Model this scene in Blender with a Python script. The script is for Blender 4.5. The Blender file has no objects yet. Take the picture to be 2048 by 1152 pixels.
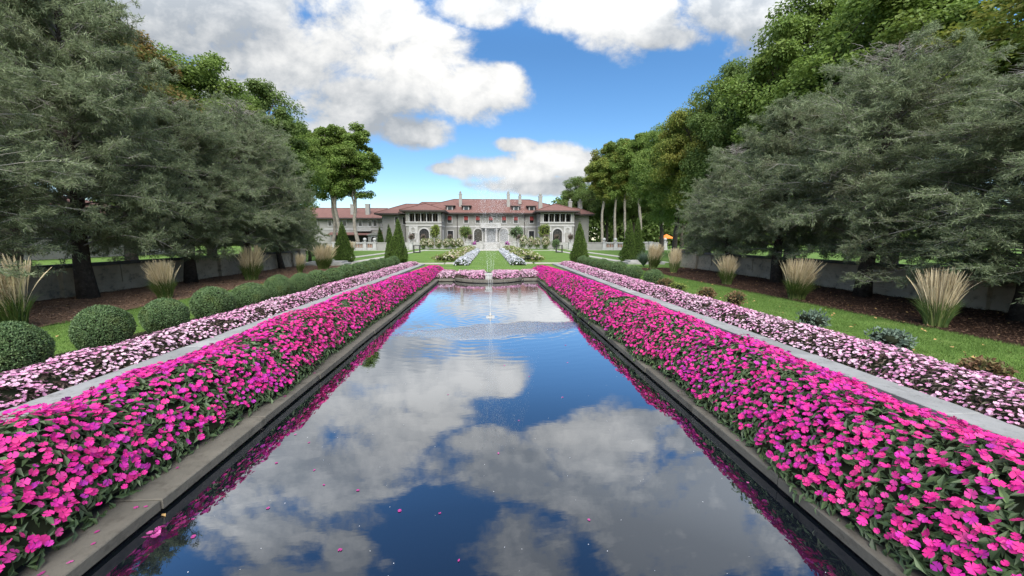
import bpy, math, random
import numpy as np
from math import radians as RAD, pi, sin, cos
rng = np.random.default_rng(7)
random.seed(7)
S = bpy.context.scene
COL = S.collection

# ------------------------------------------------------------------ camera, world, sun, exposure
cd = bpy.data.cameras.new('camera'); cam = bpy.data.objects.new('camera', cd); COL.objects.link(cam)
cam.location = (0.04, 0.0, 2.2)
cam.rotation_euler = (RAD(90 - 7.18), 0, RAD(-3.32))
cd.sensor_width = 36; cd.lens = 36 * 770 / 2048
cd.clip_start = 0.05; cd.clip_end = 3000
S.camera = cam
S.view_settings.view_transform = 'Standard'; S.view_settings.look = 'None'
S.view_settings.gamma = 1; S.view_settings.exposure = 0.95
S.cycles.max_bounces = 6; S.cycles.diffuse_bounces = 4; S.cycles.glossy_bounces = 3
S.cycles.transmission_bounces = 3; S.cycles.use_denoising = True
SUN_EL, SUN_AZ = 48, 180          # compass angle from +Y, clockwise: behind the camera and to the left
W = bpy.data.worlds.new("World"); S.world = W; W.use_nodes = True

def N(nt, typ, ins=None, **kw):
    n = nt.nodes.new(typ)
    for k, v in kw.items(): setattr(n, k, v)
    for k, v in (ins or {}).items():
        if isinstance(v, bpy.types.NodeSocket): nt.links.new(v, n.inputs[k])
        else: n.inputs[k].default_value = v
    return n
def M(nt, op, a, b=None, c=None, clamp=False):
    n = nt.nodes.new('ShaderNodeMath'); n.operation = op; n.use_clamp = clamp
    for i, v in enumerate((a, b, c)):
        if v is None: continue
        if isinstance(v, bpy.types.NodeSocket): nt.links.new(v, n.inputs[i])
        else: n.inputs[i].default_value = v
    return n.outputs[0]
def MR(nt, v, a, b, c=0.0, d=1.0, smooth=False):
    n = N(nt, 'ShaderNodeMapRange', {0: v, 1: a, 2: b, 3: c, 4: d})
    if smooth: n.interpolation_type = 'SMOOTHSTEP'
    return n.outputs[0]
def MIX(nt, fac, a, b):
    n = nt.nodes.new('ShaderNodeMix'); n.data_type = 'RGBA'
    for i, v in ((0, fac), (6, a), (7, b)):
        if isinstance(v, bpy.types.NodeSocket): nt.links.new(v, n.inputs[i])
        else: n.inputs[i].default_value = v if i == 0 else (*v[:3], 1)
    return n.outputs[2]

def build_world():
    nt = W.node_tree; nt.nodes.clear()
    out = nt.nodes.new('ShaderNodeOutputWorld')
    sky = N(nt, 'ShaderNodeTexSky', sky_type='NISHITA', sun_disc=False, sun_elevation=RAD(SUN_EL), sun_rotation=RAD(SUN_AZ),
            air_density=1.0, dust_density=0.4, ozone_density=2.5)
    hs = N(nt, 'ShaderNodeHueSaturation', {'Saturation': 1.24, 'Value': 1.0, 'Color': sky.outputs[0]})
    tc = nt.nodes.new('ShaderNodeTexCoord')
    sp = N(nt, 'ShaderNodeSeparateXYZ', {0: tc.outputs['Generated']})
    ay = M(nt, 'MAXIMUM', M(nt, 'ABSOLUTE', sp.outputs[1]), 0.12)
    s = M(nt, 'DIVIDE', sp.outputs[0], ay); t = M(nt, 'DIVIDE', sp.outputs[2], ay)
    P = N(nt, 'ShaderNodeCombineXYZ', {0: s, 1: M(nt, 'MULTIPLY', t, 1.25), 2: 0.37}).outputs[0]
    warp = N(nt, 'ShaderNodeTexNoise', {'Vector': P, 'Scale': 3.0, 'Detail': 2.0}).outputs['Color']
    wv = N(nt, 'ShaderNodeVectorMath', {0: warp, 1: (0.5, 0.5, 0.5)}, operation='SUBTRACT').outputs[0]
    ws = N(nt, 'ShaderNodeVectorMath', {0: wv, 'Scale': 0.10}, operation='SCALE').outputs[0]
    P2 = N(nt, 'ShaderNodeVectorMath', {0: P, 1: ws}, operation='ADD').outputs[0]
    P3 = N(nt, 'ShaderNodeVectorMath', {0: P2, 1: (-0.018, 0.035, 0.0)}, operation='ADD').outputs[0]
    n1 = N(nt, 'ShaderNodeTexNoise', {'Vector': P2, 'Scale': 5.0, 'Detail': 10.0, 'Roughness': 0.62}).outputs[0]
    n2 = N(nt, 'ShaderNodeTexNoise', {'Vector': P3, 'Scale': 5.0, 'Detail': 5.0, 'Roughness': 0.52}).outputs[0]
    n3 = N(nt, 'ShaderNodeTexNoise', {'Vector': P2, 'Scale': 2.6, 'Detail': 4.0, 'Roughness': 0.5}).outputs[0]
    blobs = [(-0.774, 0.5, 0.256, 0.128, 0.3), (-0.537, 0.42, 0.231, 0.133, 0.25), (-0.337, 0.491, 0.223, 0.11, 0.5), (-0.347, 0.311, 0.179, 0.087, 0.35), (-0.17, 0.418, 0.126, 0.108, 1), (-0.057, 0.357, 0.135, 0.072, 0.9), (0.029, 0.382, 0.062, 0.049, 0.9), (-0.193, 0.273, 0.104, 0.047, 0.2), (-0.035, 0.555, 0.095, 0.042, 0.3), (0.2, 0.545, 0.12, 0.05, 0.7), (0.309, 0.567, 0.226, 0.034, 0.6), (0.45, 0.50, 0.11, 0.035, 0.4), (0.60, 0.555, 0.18, 0.06, 0.3), (-0.19, 0.34, 0.13, 0.07, 0.3), (0.04, 0.176, 0.166, 0.032, 1), (0.167, 0.197, 0.122, 0.047, 0.9), (0.072, 0.235, 0.057, 0.019, 0.9), (0.129, 0.138, 0.181, 0.027, 0.2), (-0.097, 0.175, 0.062, 0.016, 0.8), (0.27, 0.182, 0.078, 0.056, 0.8), (0.025, 0.622, 0.225, 0.089, 0.2), (0.307, 0.647, 0.218, 0.167, 0.5), (0.579, 0.814, 0.369, 0.224, 0.15), (-0.462, 0.619, 0.267, 0.174, 0.3), (-0.604, 0.76, 0.2, 0.134, 0.5), (0.11, 0.902, 0.161, 0.127, 0.5), (-0.41, 0.891, 0.082, 0.093, 0.4), (0.842, 0.682, 0.279, 0.283, 0.2), (-0.51, 0.963, 0.221, 0.094, 0.4), (0.376, 0.544, 0.13, 0.045, 0.6)]
    D = M(nt, 'MINIMUM', M(nt, 'MULTIPLY', M(nt, 'SUBTRACT', t, 1.15), 3.0), 0.45)
    B = None
    for (s0, t0, rs, rt, w) in blobs:
        a = M(nt, 'MULTIPLY', M(nt, 'SUBTRACT', s, s0), 1 / (rs * 1.12)); b = M(nt, 'MULTIPLY', M(nt, 'SUBTRACT', t, t0), 1 / (rt * 1.12))
        g = M(nt, 'SUBTRACT', 1.0, M(nt, 'MULTIPLY_ADD', a, a, M(nt, 'MULTIPLY', b, b)))
        D = M(nt, 'MAXIMUM', D, g)
        gw = M(nt, 'MULTIPLY', M(nt, 'ADD', M(nt, 'MAXIMUM', g, -0.4), 0.4), w)
        B = gw if B is None else M(nt, 'MAXIMUM', B, gw)
    D = M(nt, 'MAXIMUM', D, -1.0)
    val = M(nt, 'MULTIPLY_ADD', D, 0.62, M(nt, 'MULTIPLY', M(nt, 'SUBTRACT', n1, 0.475), 2.3))
    alpha = MR(nt, val, -0.03, 0.48, 0, 1, True)
    rel = M(nt, 'MULTIPLY', M(nt, 'SUBTRACT', n1, n2), 2.6)
    over = MR(nt, t, 0.44, 0.78, 1.0, 2.15, True)  # added boost: unseen overhead sky brightened for pool reflections and ambient light
    hi = MR(nt, t, 0.50, 0.85, 0.0, -0.34, True)
    lum = M(nt, 'MULTIPLY_ADD', B, 0.52, M(nt, 'ADD', rel, M(nt, 'ADD', hi, M(nt, 'MULTIPLY_ADD', n3, 1.8, -0.78))), clamp=True)
    cc = MIX(nt, lum, (0.27, 0.295, 0.325), (0.66, 0.655, 0.64))
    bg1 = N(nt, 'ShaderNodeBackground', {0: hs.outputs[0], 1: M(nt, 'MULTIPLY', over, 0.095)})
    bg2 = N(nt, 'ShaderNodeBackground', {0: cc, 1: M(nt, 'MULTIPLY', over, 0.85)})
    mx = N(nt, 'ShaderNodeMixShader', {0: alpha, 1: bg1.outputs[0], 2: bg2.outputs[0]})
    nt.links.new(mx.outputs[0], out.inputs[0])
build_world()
sl = bpy.data.lights.new('sun', 'SUN'); so = bpy.data.objects.new('sun', sl); COL.objects.link(so)
sl.energy = 4.5; sl.angle = RAD(60); sl.color = (1.0, 0.95, 0.87)
so.rotation_euler = (RAD(90 - SUN_EL), 0, RAD(180 - SUN_AZ) )

# ------------------------------------------------------------------ materials
def mat(name, base, rough=0.7, spec=0.3, noise=None, bump=None, island=None, trans=0.0, wear=None, bright=None, metal=0.0):
    """base colour; noise=(colour2, scale, lo, hi); island=list of colours picked per leaf; trans=share of light passing through."""
    m = bpy.data.materials.new(name); m.use_nodes = True; nt = m.node_tree; nt.nodes.clear()
    out = nt.nodes.new('ShaderNodeOutputMaterial')
    p = N(nt, 'ShaderNodeBsdfPrincipled', {'Roughness': rough, 'Specular IOR Level': spec, 'Metallic': metal})
    tc = nt.nodes.new('ShaderNodeTexCoord')
    c = None
    if island:
        geo = nt.nodes.new('ShaderNodeNewGeometry'); oi = nt.nodes.new('ShaderNodeObjectInfo')
        r = M(nt, 'FRACT', M(nt, 'ADD', geo.outputs['Random Per Island'], oi.outputs['Random']))
        cr = nt.nodes.new('ShaderNodeValToRGB'); nt.links.new(r, cr.inputs[0])
        e = cr.color_ramp.elements; k = len(island)
        while len(e) < k: e.new(0.5)
        for i in range(k): e[i].position = i / max(1, k - 1); e[i].color = (*island[i], 1)
        c = cr.outputs[0]
    if noise:
        c2, sc, lo, hi = noise[:4]
        nz = N(nt, 'ShaderNodeTexNoise', {'Vector': tc.outputs['Object'], 'Scale': sc, 'Detail': 6.0, 'Roughness': 0.6})
        f = MR(nt, nz.outputs[0], lo, hi)
        if c is None: c = MIX(nt, f, base, c2)
        else:
            f = M(nt, 'MULTIPLY', f, noise[4] if len(noise) > 4 else 0.6)
            c = MIX(nt, f, c, c2)
    if wear:
        c2, sc, lo, hi = wear
        nz = N(nt, 'ShaderNodeTexNoise', {'Vector': tc.outputs['Object'], 'Scale': sc, 'Detail': 8.0, 'Roughness': 0.7})
        c = MIX(nt, MR(nt, nz.outputs[0], lo, hi), c if c is not None else base, c2)
    if c is not None: nt.links.new(c, p.inputs['Base Color'])
    else: p.inputs['Base Color'].default_value = (*base, 1)
    if bump:
        nb = N(nt, 'ShaderNodeTexNoise', {'Vector': tc.outputs['Object'], 'Scale': bump[0], 'Detail': 6.0})
        b = N(nt, 'ShaderNodeBump', {'Height': nb.outputs[0], 'Strength': bump[1], 'Distance': bump[2] if len(bump) > 2 else 0.02})
        nt.links.new(b.outputs[0], p.inputs['Normal'])
    sh = p.outputs[0]
    if trans:
        tr = nt.nodes.new('ShaderNodeBsdfTranslucent')
        if c is not None: nt.links.new(c, tr.inputs[0])
        else: tr.inputs[0].default_value = (*base, 1)
        sh = N(nt, 'ShaderNodeMixShader', {0: trans, 1: sh, 2: tr.outputs[0]}).outputs[0]
    nt.links.new(sh, out.inputs[0])
    return m

MT = {}
MT['stone'] = mat('stone', (.33, .33, .32), .8, .2, noise=((.20, .20, .19), 2.5, .35, .7), bump=(30, .4, .01), wear=((.42, .42, .41), 9, .55, .75))
MT['path'] = mat('path_stone', (.22, .225, .23), .75, .3, island=[(.19, .195, .20), (.24, .245, .25), (.215, .22, .222), (.265, .268, .27)], noise=((.13, .135, .135), 1.6, .35, .7, .7), bump=(40, .5, .006), wear=((.085, .088, .085), 7, .53, .75))
MT['coping'] = mat('coping_stone', (.135, .13, .12), .8, .2, island=[(.085, .078, .066), (.115, .106, .09), (.098, .09, .076), (.13, .12, .10)], noise=((.07, .066, .056), 2.2, .3, .7, .8), bump=(35, .6, .008), wear=((.05, .046, .038), 5, .50, .70))
MT['wetwall'] = mat('wet_wall', (.025, .026, .028), .4, .4, noise=((.05, .05, .048), 3, .4, .7))
MT['wall'] = mat('garden_wall_stone', (.42, .36, .275), .85, .15, noise=((.27, .23, .17), .9, .3, .7), bump=(14, .5, .02), wear=((.07, .065, .058), 3.5, .52, .75))
MT['wallcap'] = mat('wall_cap_stone', (.075, .075, .075), .85, .15, noise=((.13, .13, .125), 3, .4, .7), bump=(20, .4, .01))
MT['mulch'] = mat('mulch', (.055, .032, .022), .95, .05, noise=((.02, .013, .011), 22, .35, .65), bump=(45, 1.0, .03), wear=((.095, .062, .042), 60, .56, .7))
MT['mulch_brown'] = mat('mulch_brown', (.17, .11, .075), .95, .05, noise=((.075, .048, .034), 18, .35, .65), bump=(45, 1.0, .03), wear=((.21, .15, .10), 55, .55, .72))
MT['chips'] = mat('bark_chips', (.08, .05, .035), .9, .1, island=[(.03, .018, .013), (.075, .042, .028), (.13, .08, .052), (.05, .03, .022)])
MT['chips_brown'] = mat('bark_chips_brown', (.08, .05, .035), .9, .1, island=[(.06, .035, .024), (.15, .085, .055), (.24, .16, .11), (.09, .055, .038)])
MT['soil'] = mat('soil', (.028, .022, .017), .95, .05, noise=((.012, .01, .008), 25, .35, .65), bump=(40, 1, .02))
MT['lawn'] = mat('lawn', (.095, .165, .035), .9, .1, noise=((.065, .12, .026), .6, .35, .65), bump=(90, .7, .02), wear=((.15, .18, .06), 1.1, .5, .8))
MT['blade'] = mat('grass_blades', (.07, .17, .02), .6, .25, island=[(.065, .125, .024), (.10, .175, .035), (.13, .21, .048), (.08, .145, .03)], trans=.25)
MT['grassgreen'] = mat('grass_leaf_green', (.08, .13, .03), .6, .25, island=[(.05, .10, .03), (.10, .16, .035), (.16, .19, .06), (.07, .12, .03)], trans=.25)
MT['plume'] = mat('grass_plume', (.5, .38, .2), .9, .1, island=[(.58, .49, .31), (.44, .36, .22), (.68, .58, .40), (.50, .42, .27)], trans=.25)
MT['boxleaf'] = mat('box_leaf', (.03, .07, .02), .55, .4, island=[(.045, .088, .034), (.072, .13, .046), (.10, .165, .06), (.058, .108, .04)], noise=((.13, .17, .045), 3, .5, .72, .6), trans=.15)
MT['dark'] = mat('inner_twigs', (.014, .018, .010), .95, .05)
MT['bark'] = mat('bark', (.10, .085, .07), .95, .05, noise=((.05, .042, .036), 4, .3, .7), bump=(18, 1, .04))
MT['barkdark'] = mat('bark_dark', (.075, .062, .052), .95, .05, noise=((.03, .026, .022), 6, .3, .7), bump=(25, 1, .05), wear=((.12, .105, .09), 9, .55, .75))
MT['barkpale'] = mat('bark_pale', (.26, .24, .205), .95, .05, noise=((.14, .125, .105), 2.5, .3, .7), bump=(10, 1, .04))
MT['twig'] = mat('grey_twigs', (.17, .16, .145), .9, .1, island=[(.11, .10, .09), (.20, .19, .175), (.26, .25, .235)])
MT['yew'] = mat('yew_needles', (.05, .08, .045), .75, .2, island=[(.10, .13, .066), (.175, .22, .115), (.27, .32, .19), (.135, .175, .09)], noise=((.055, .075, .045), 1.3, .50, .72, .5), trans=.42, wear=((.19, .165, .115), .45, .54, .78))
MT['yewl'] = mat('yew_needles_light', (.05, .08, .045), .75, .2, island=[(.09, .13, .05), (.13, .175, .07), (.16, .205, .085), (.11, .15, .06)], noise=((.14, .15, .06), .5, .5, .75, .6), trans=.4)
MT['maple'] = mat('maple_leaves', (.06, .11, .03), .6, .3, island=[(.09, .15, .028), (.135, .21, .042), (.175, .25, .055), (.11, .175, .035)], noise=((.13, .145, .03), .22, .52, .72, .6), trans=.42)
MT['mapled'] = mat('maple_leaves_dark', (.05, .09, .03), .6, .3, island=[(.075, .125, .03), (.11, .17, .042), (.145, .21, .055), (.09, .14, .034)], noise=((.08, .10, .025), .25, .5, .72, .5), trans=.42)
MT['maplea'] = mat('maple_leaves_autumn', (.12, .08, .03), .6, .3, island=[(.09, .14, .03), (.13, .15, .035), (.21, .14, .045), (.11, .145, .03)], noise=((.27, .13, .05), .20, .50, .66, .75), trans=.42)
MT['mapley'] = mat('maple_leaves_yellow', (.12, .12, .03), .6, .3, island=[(.11, .175, .034), (.165, .22, .042), (.22, .235, .05), (.13, .19, .035)], noise=((.25, .20, .035), .22, .48, .7, .65), trans=.42)
MT['arb'] = mat('arborvitae_leaf', (.04, .07, .015), .7, .2, island=[(.035, .07, .014), (.06, .105, .02), (.09, .14, .03), (.048, .085, .017)], trans=.15)
MT['impleaf'] = mat('impatiens_leaf', (.04, .07, .03), .5, .4, island=[(.032, .058, .024), (.058, .098, .038), (.09, .14, .055), (.045, .075, .034)], noise=((.05, .035, .03), 4, .55, .75, .6), trans=.15)
MT['bronzeleaf'] = mat('bronze_leaf', (.05, .03, .03), .5, .4, island=[(.040, .022, .022), (.070, .040, .038), (.10, .07, .052), (.055, .055, .030)], trans=.1)
MT['magenta'] = mat('magenta_petals', (.8, .01, .25), .65, .2, island=[(.48, .016, .23), (.58, .022, .20), (.40, .018, .29), (.60, .034, .20), (.52, .016, .25), (.35, .028, .31), (.55, .020, .22)], trans=.2)
MT['magenta_alt'] = mat('rose_red_petals', (.8, .01, .25), .65, .2, island=[(.56, .018, .19), (.51, .024, .21), (.58, .037, .18), (.44, .020, .23), (.55, .06, .24)], trans=.2)
MT['palepink_alt'] = mat('light_pink_petals', (.8, .4, .6), .65, .2, island=[(.60, .38, .50), (.64, .47, .56), (.54, .28, .43)], trans=.2)
MT['white_alt'] = mat('white_petals_cool', (.8, .8, .8), .65, .2, island=[(.48, .51, .60), (.54, .56, .62)], trans=.2)
MT['palepink'] = mat('pale_pink_petals', (.8, .4, .6), .65, .2, island=[(.56, .25, .42), (.60, .35, .48), (.50, .15, .34), (.62, .42, .53), (.54, .21, .39)], trans=.2)
MT['white'] = mat('white_petals', (.8, .82, .85), .65, .2, island=[(.50, .52, .58), (.58, .59, .62), (.42, .45, .54)], trans=.2)
MT['cream'] = mat('cream_petals', (.78, .74, .6), .7, .2, island=[(.42, .40, .30), (.50, .48, .40), (.34, .28, .20), (.42, .32, .27)], trans=.2)
MT['purple'] = mat('purple_petals', (.5, .12, .45), .7, .2, island=[(.50, .10, .42), (.60, .16, .52), (.42, .08, .38)], trans=.2)
MT['greyleaf'] = mat('greygreen_leaf', (.08, .12, .09), .6, .3, island=[(.06, .095, .07), (.10, .145, .11), (.14, .19, .14)], trans=.15)
MT['redleaf'] = mat('reddish_leaf', (.12, .07, .04), .6, .3, island=[(.10, .07, .03), (.16, .085, .045), (.09, .11, .035), (.20, .12, .06)], trans=.2)
MT['limeleaf'] = mat('lime_leaf', (.14, .18, .04), .6, .3, island=[(.12, .17, .03), (.18, .22, .05), (.10, .14, .03)], trans=.2)
MT['brownleaf'] = mat('brown_topiary_leaf', (.10, .075, .06), .8, .1, island=[(.07, .06, .05), (.13, .10, .085), (.10, .085, .075), (.16, .11, .10)])
MT['stucco'] = mat('grey_stucco', (.215, .215, .20), .9, .1, noise=((.185, .185, .172), .8, .35, .7), bump=(8, .4, .02))
MT['stuccopale'] = mat('pale_stucco', (.24, .237, .222), .9, .1, noise=((.205, .20, .188), .8, .35, .7))
MT['trim'] = mat('white_stone_trim', (.34, .34, .335), .8, .2, noise=((.285, .285, .28), 1.5, .35, .7))
MT['rooftile'] = mat('red_clay_tiles', (.145, .078, .068), .85, .1, noise=((.11, .061, .054), 1.2, .35, .68), wear=((.175, .10, .088), 5, .5, .8))
MT['eave'] = mat('dark_eave', (.045, .038, .036), .8, .2)
MT['glass'] = mat('dark_glass', (.02, .022, .025), .08, .6)
MT['awning'] = mat('red_awning', (.19, .04, .037), .85, .1, noise=((.14, .032, .03), 3, .4, .6))
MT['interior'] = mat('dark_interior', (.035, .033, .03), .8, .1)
MT['curtain'] = mat('pale_curtain', (.28, .25, .21), .9, .1)
MT['iron'] = mat('black_iron', (.012, .013, .013), .5, .5)
MT['grille'] = mat('grey_grille', (.22, .23, .24), .5, .4)
MT['lattice'] = mat('tan_lattice', (.27, .15, .09), .85, .1)
MT['orange'] = mat('orange_canvas', (.85, .25, .06), .8, .1, trans=.2)
MT['carwhite'] = mat('white_car_paint', (.75, .77, .8), .25, .5)
MT['tyre'] = mat('black_rubber', (.015, .015, .015), .8, .2)
MT['float'] = mat('white_plastic', (.30, .30, .29), .4, .4)
MT['drop'] = mat('water_drops', (.75, .78, .80), .15, .6, trans=.5)
MT['weed'] = mat('dull_weeds', (.06, .07, .04), .8, .1, island=[(.045, .05, .03), (.08, .085, .05), (.10, .08, .055)], trans=.1)
MT['deadpetal'] = mat('fallen_petals', (.5, .03, .2), .7, .1, island=[(.34, .04, .19), (.26, .03, .15), (.42, .10, .27)], trans=.1)
MT['paving'] = mat('pale_paving', (.34, .33, .30), .85, .1, noise=((.27, .26, .235), 1.5, .35, .7))
MT['yellowleaf'] = mat('dry_leaf', (.32, .21, .09), .8, .1)

def water_mat():
    m = bpy.data.materials.new('pool_water'); m.use_nodes = True; nt = m.node_tree; nt.nodes.clear()
    out = nt.nodes.new('ShaderNodeOutputMaterial')
    geo = nt.nodes.new('ShaderNodeNewGeometry')
    sp = N(nt, 'ShaderNodeSeparateXYZ', {0: geo.outputs['Position']}); X, Y = sp.outputs[0], sp.outputs[1]
    dx = M(nt, 'SUBTRACT', X, 0.05); dy = M(nt, 'SUBTRACT', Y, 11.4)
    R = M(nt, 'SQRT', M(nt, 'MULTIPLY_ADD', dx, dx, M(nt, 'MULTIPLY', dy, dy)))
    pn = N(nt, 'ShaderNodeTexNoise', {'Vector': geo.outputs['Position'], 'Scale': 1.3, 'Detail': 2.0}).outputs[0]
    rings = M(nt, 'SINE', M(nt, 'MULTIPLY_ADD', R, 24.0, M(nt, 'MULTIPLY', pn, 14.0)))
    rfade = M(nt, 'MULTIPLY', MR(nt, R, 6.2, 1.5, 0, 1, True), 0.0004)
    sc = N(nt, 'ShaderNodeMapping', {'Vector': geo.outputs['Position'], 'Scale': (1.0, 2.2, 1.0)})
    nz = N(nt, 'ShaderNodeTexNoise', {'Vector': sc.outputs[0], 'Scale': 2.6, 'Detail': 3.0, 'Roughness': 0.55}).outputs[0]
    nfade = M(nt, 'ADD', M(nt, 'MULTIPLY', MR(nt, Y, 4.5, 11.0, 0, 1, True), 0.0016), 0.0004)
    # dapple where the falling drops land, in a drifting crescent before the jet
    ex = M(nt, 'MULTIPLY', M(nt, 'SUBTRACT', X, 0.35), 1 / 2.5)
    cy = M(nt, 'MULTIPLY_ADD', X, 0.17, 9.75)
    ey = M(nt, 'MULTIPLY', M(nt, 'SUBTRACT', Y, cy), 1 / 0.85)
    e2 = M(nt, 'MULTIPLY_ADD', ex, ex, M(nt, 'MULTIPLY', ey, ey))
    e2 = M(nt, 'MULTIPLY_ADD', M(nt, 'SUBTRACT', pn, .5), 1.6, e2)
    dap = MR(nt, e2, 1.15, 0.25, 0, 1, True)
    dn = N(nt, 'ShaderNodeTexNoise', {'Vector': geo.outputs['Position'], 'Scale': 16.0, 'Detail': 2.0}).outputs[0]
    h = M(nt, 'MULTIPLY', rings, rfade)
    h = M(nt, 'MULTIPLY_ADD', nz, nfade, h)
    h = M(nt, 'MULTIPLY_ADD', dn, M(nt, 'MULTIPLY', dap, 0.014), h)
    b = N(nt, 'ShaderNodeBump', {'Height': h, 'Strength': 1.0, 'Distance': 1.0})
    lw = N(nt, 'ShaderNodeLayerWeight', {'Blend': 0.5})
    cr = nt.nodes.new('ShaderNodeValToRGB'); nt.links.new(lw.outputs['Facing'], cr.inputs[0]); e = cr.color_ramp.elements
    for _ in range(4): e.new(.5)
    for i, (a, v) in enumerate(((.2, .085), (.30, .10), (.40, .15), (.52, .30), (.64, .57), (.82, .84))): e[i].position = a; e[i].color = (v, v, v, 1)
    fac = cr.outputs[0]
    gl = N(nt, 'ShaderNodeBsdfGlossy', {'Color': (.93, .96, 1, 1), 'Roughness': 0.012, 'Normal': b.outputs[0]})
    df = N(nt, 'ShaderNodeBsdfDiffuse', {'Color': (.003, .004, .007, 1)})
    mx = N(nt, 'ShaderNodeMixShader', {0: fac, 1: df.outputs[0], 2: gl.outputs[0]})
    nt.links.new(mx.outputs[0], out.inputs[0])
    return m
MT['water'] = water_mat()

# ------------------------------------------------------------------ mesh helpers
class MB:
    def __init__(s): s.v = []; s.f = []; s.n = 0
    def add(s, v, faces, mi=0, smooth=False):
        v = np.asarray(v, dtype=np.float64).reshape(-1, 3)
        s.v.append(v)
        for f in faces:
            f = np.asarray(f, dtype=np.int64)
            if f.ndim == 1: f = f[None]
            if len(f): s.f.append((f + s.n, mi, smooth))
        s.n += len(v)
    def box(s, x0, x1, y0, y1, z0, z1, mi=0):
        v = [(x0, y0, z0), (x1, y0, z0), (x1, y1, z0), (x0, y1, z0), (x0, y0, z1), (x1, y0, z1), (x1, y1, z1), (x0, y1, z1)]
        s.add(v, [[(3, 2, 1, 0), (4, 5, 6, 7), (0, 1, 5, 4), (1, 2, 6, 5), (2, 3, 7, 6), (3, 0, 4, 7)]], mi)
    def tube(s, pts, rad, sides=6, mi=0, cap=True):
        pts = np.asarray(pts, float); n = len(pts); rad = np.broadcast_to(rad, (n,)) if np.ndim(rad) == 0 else np.asarray(rad, float)
        t = np.gradient(pts, axis=0); t /= np.linalg.norm(t, axis=1)[:, None] + 1e-9
        ref = np.where(np.abs(t[:, 2:3]) > .9, np.array([[1., 0, 0]]), np.array([[0, 0, 1.]]))
        ref = np.broadcast_to(ref[0], t.shape) if np.abs(t[:, 2]).max() <= .9 or np.abs(t[:, 2]).min() > .9 else np.broadcast_to(np.array([.31, .77, .12]), t.shape)
        a = np.cross(t, ref); a /= np.linalg.norm(a, axis=1)[:, None] + 1e-9; b = np.cross(t, a)
        th = np.arange(sides) * 2 * pi / sides
        v = pts[:, None] + rad[:, None, None] * (np.cos(th)[None, :, None] * a[:, None] + np.sin(th)[None, :, None] * b[:, None])
        i = np.arange(n - 1)[:, None] * sides; j = np.arange(sides)[None]; k = (j + 1) % sides
        q = np.stack([i + j, i + k, i + sides + k, i + sides + j], -1).reshape(-1, 4)
        fs = [q]
        if cap: fs += [np.arange(sides)[::-1], (n - 1) * sides + np.arange(sides)]
        s.add(v.reshape(-1, 3), fs, mi, True)
    def lathe(s, prof, cx=0, cy=0, sides=16, mi=0, smooth=True):
        prof = np.asarray(prof, float); n = len(prof); th = np.arange(sides) * 2 * pi / sides
        v = np.stack([cx + prof[:, :1] * np.cos(th), cy + prof[:, :1] * np.sin(th), np.repeat(prof[:, 1:], sides, 1)], -1)
        i = np.arange(n - 1)[:, None] * sides; j = np.arange(sides)[None]; k = (j + 1) % sides
        q = np.stack([i + j, i + k, i + sides + k, i + sides + j], -1).reshape(-1, 4)
        s.add(v.reshape(-1, 3), [q, np.arange(sides)[::-1], (n - 1) * sides + np.arange(sides)], mi, smooth)
    def scatter(s, tv, tf, pos, R, sc, mi=0, smooth=False):
        """copies of a small template (verts tv, faces tf) at pos (N,3), rotated by R (N,3,3), scaled by sc (N,) or (N,3)."""
        tv = np.asarray(tv, float); pos = np.asarray(pos, float); n, k = len(pos), len(tv)
        if n == 0: return
        sc = np.asarray(sc, float); sc = np.broadcast_to(sc[..., None] if sc.ndim == 1 else sc, (n, 3)) if sc.ndim else np.full((n, 3), sc)
        v = pos[:, None] + np.einsum('nij,nkj->nki', R, tv[None] * sc[:, None])
        fs = []
        for f in tf:
            f = np.asarray(f); f = f[None] if f.ndim == 1 else f
            fs.append((f[None] + (np.arange(n) * k)[:, None, None]).reshape(-1, f.shape[1]))
        s.add(v.reshape(-1, 3), fs, mi, smooth)
    def mesh(s, name, mats):
        me = bpy.data.meshes.new(name)
        V = np.concatenate(s.v) if s.v else np.zeros((0, 3))
        me.vertices.add(len(V)); me.vertices.foreach_set('co', V.astype(np.float32).ravel())
        if s.f:
            li = np.concatenate([f.ravel() for f, _, _ in s.f]).astype(np.int32)
            tot = np.concatenate([np.full(len(f), f.shape[1]) for f, _, _ in s.f])
            mi = np.concatenate([np.full(len(f), m) for f, m, _ in s.f]).astype(np.int32)
            sm = np.concatenate([np.full(len(f), bool(q)) for f, _, q in s.f])
            st = np.concatenate([[0], np.cumsum(tot)[:-1]]).astype(np.int32)
            me.loops.add(len(li)); me.loops.foreach_set('vertex_index', li)
            me.polygons.add(len(tot)); me.polygons.foreach_set('loop_start', st)
            me.polygons.foreach_set('material_index', mi); me.polygons.foreach_set('use_smooth', sm)
        for m in (mats if isinstance(mats, (list, tuple)) else [mats]): me.materials.append(MT[m] if isinstance(m, str) else m)
        me.update(calc_edges=True); me.validate()
        return me
def put(name, data, parent=None, loc=(0, 0, 0), rz=0.0, sc=(1, 1, 1)):
    o = bpy.data.objects.new(name, data); COL.objects.link(o)
    o.location = loc; o.rotation_euler = (0, 0, rz); o.scale = sc
    if parent is not None: o.parent = parent
    return o
def build(name, mb, mats, parent=None, **kw): return put(name, mb.mesh(name, mats), parent, **kw)
def tag(o, label, cat, group=None):
    o['label'] = label; o['category'] = cat
    if group: o['group'] = group
    return o
def thing(name, label, cat, loc=(0, 0, 0), group=None, rz=0.0, sc=(1, 1, 1)):
    return tag(put(name, None, None, loc, rz, sc), label, cat, group)
def kind(o, k): o['kind'] = k; return o
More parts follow.
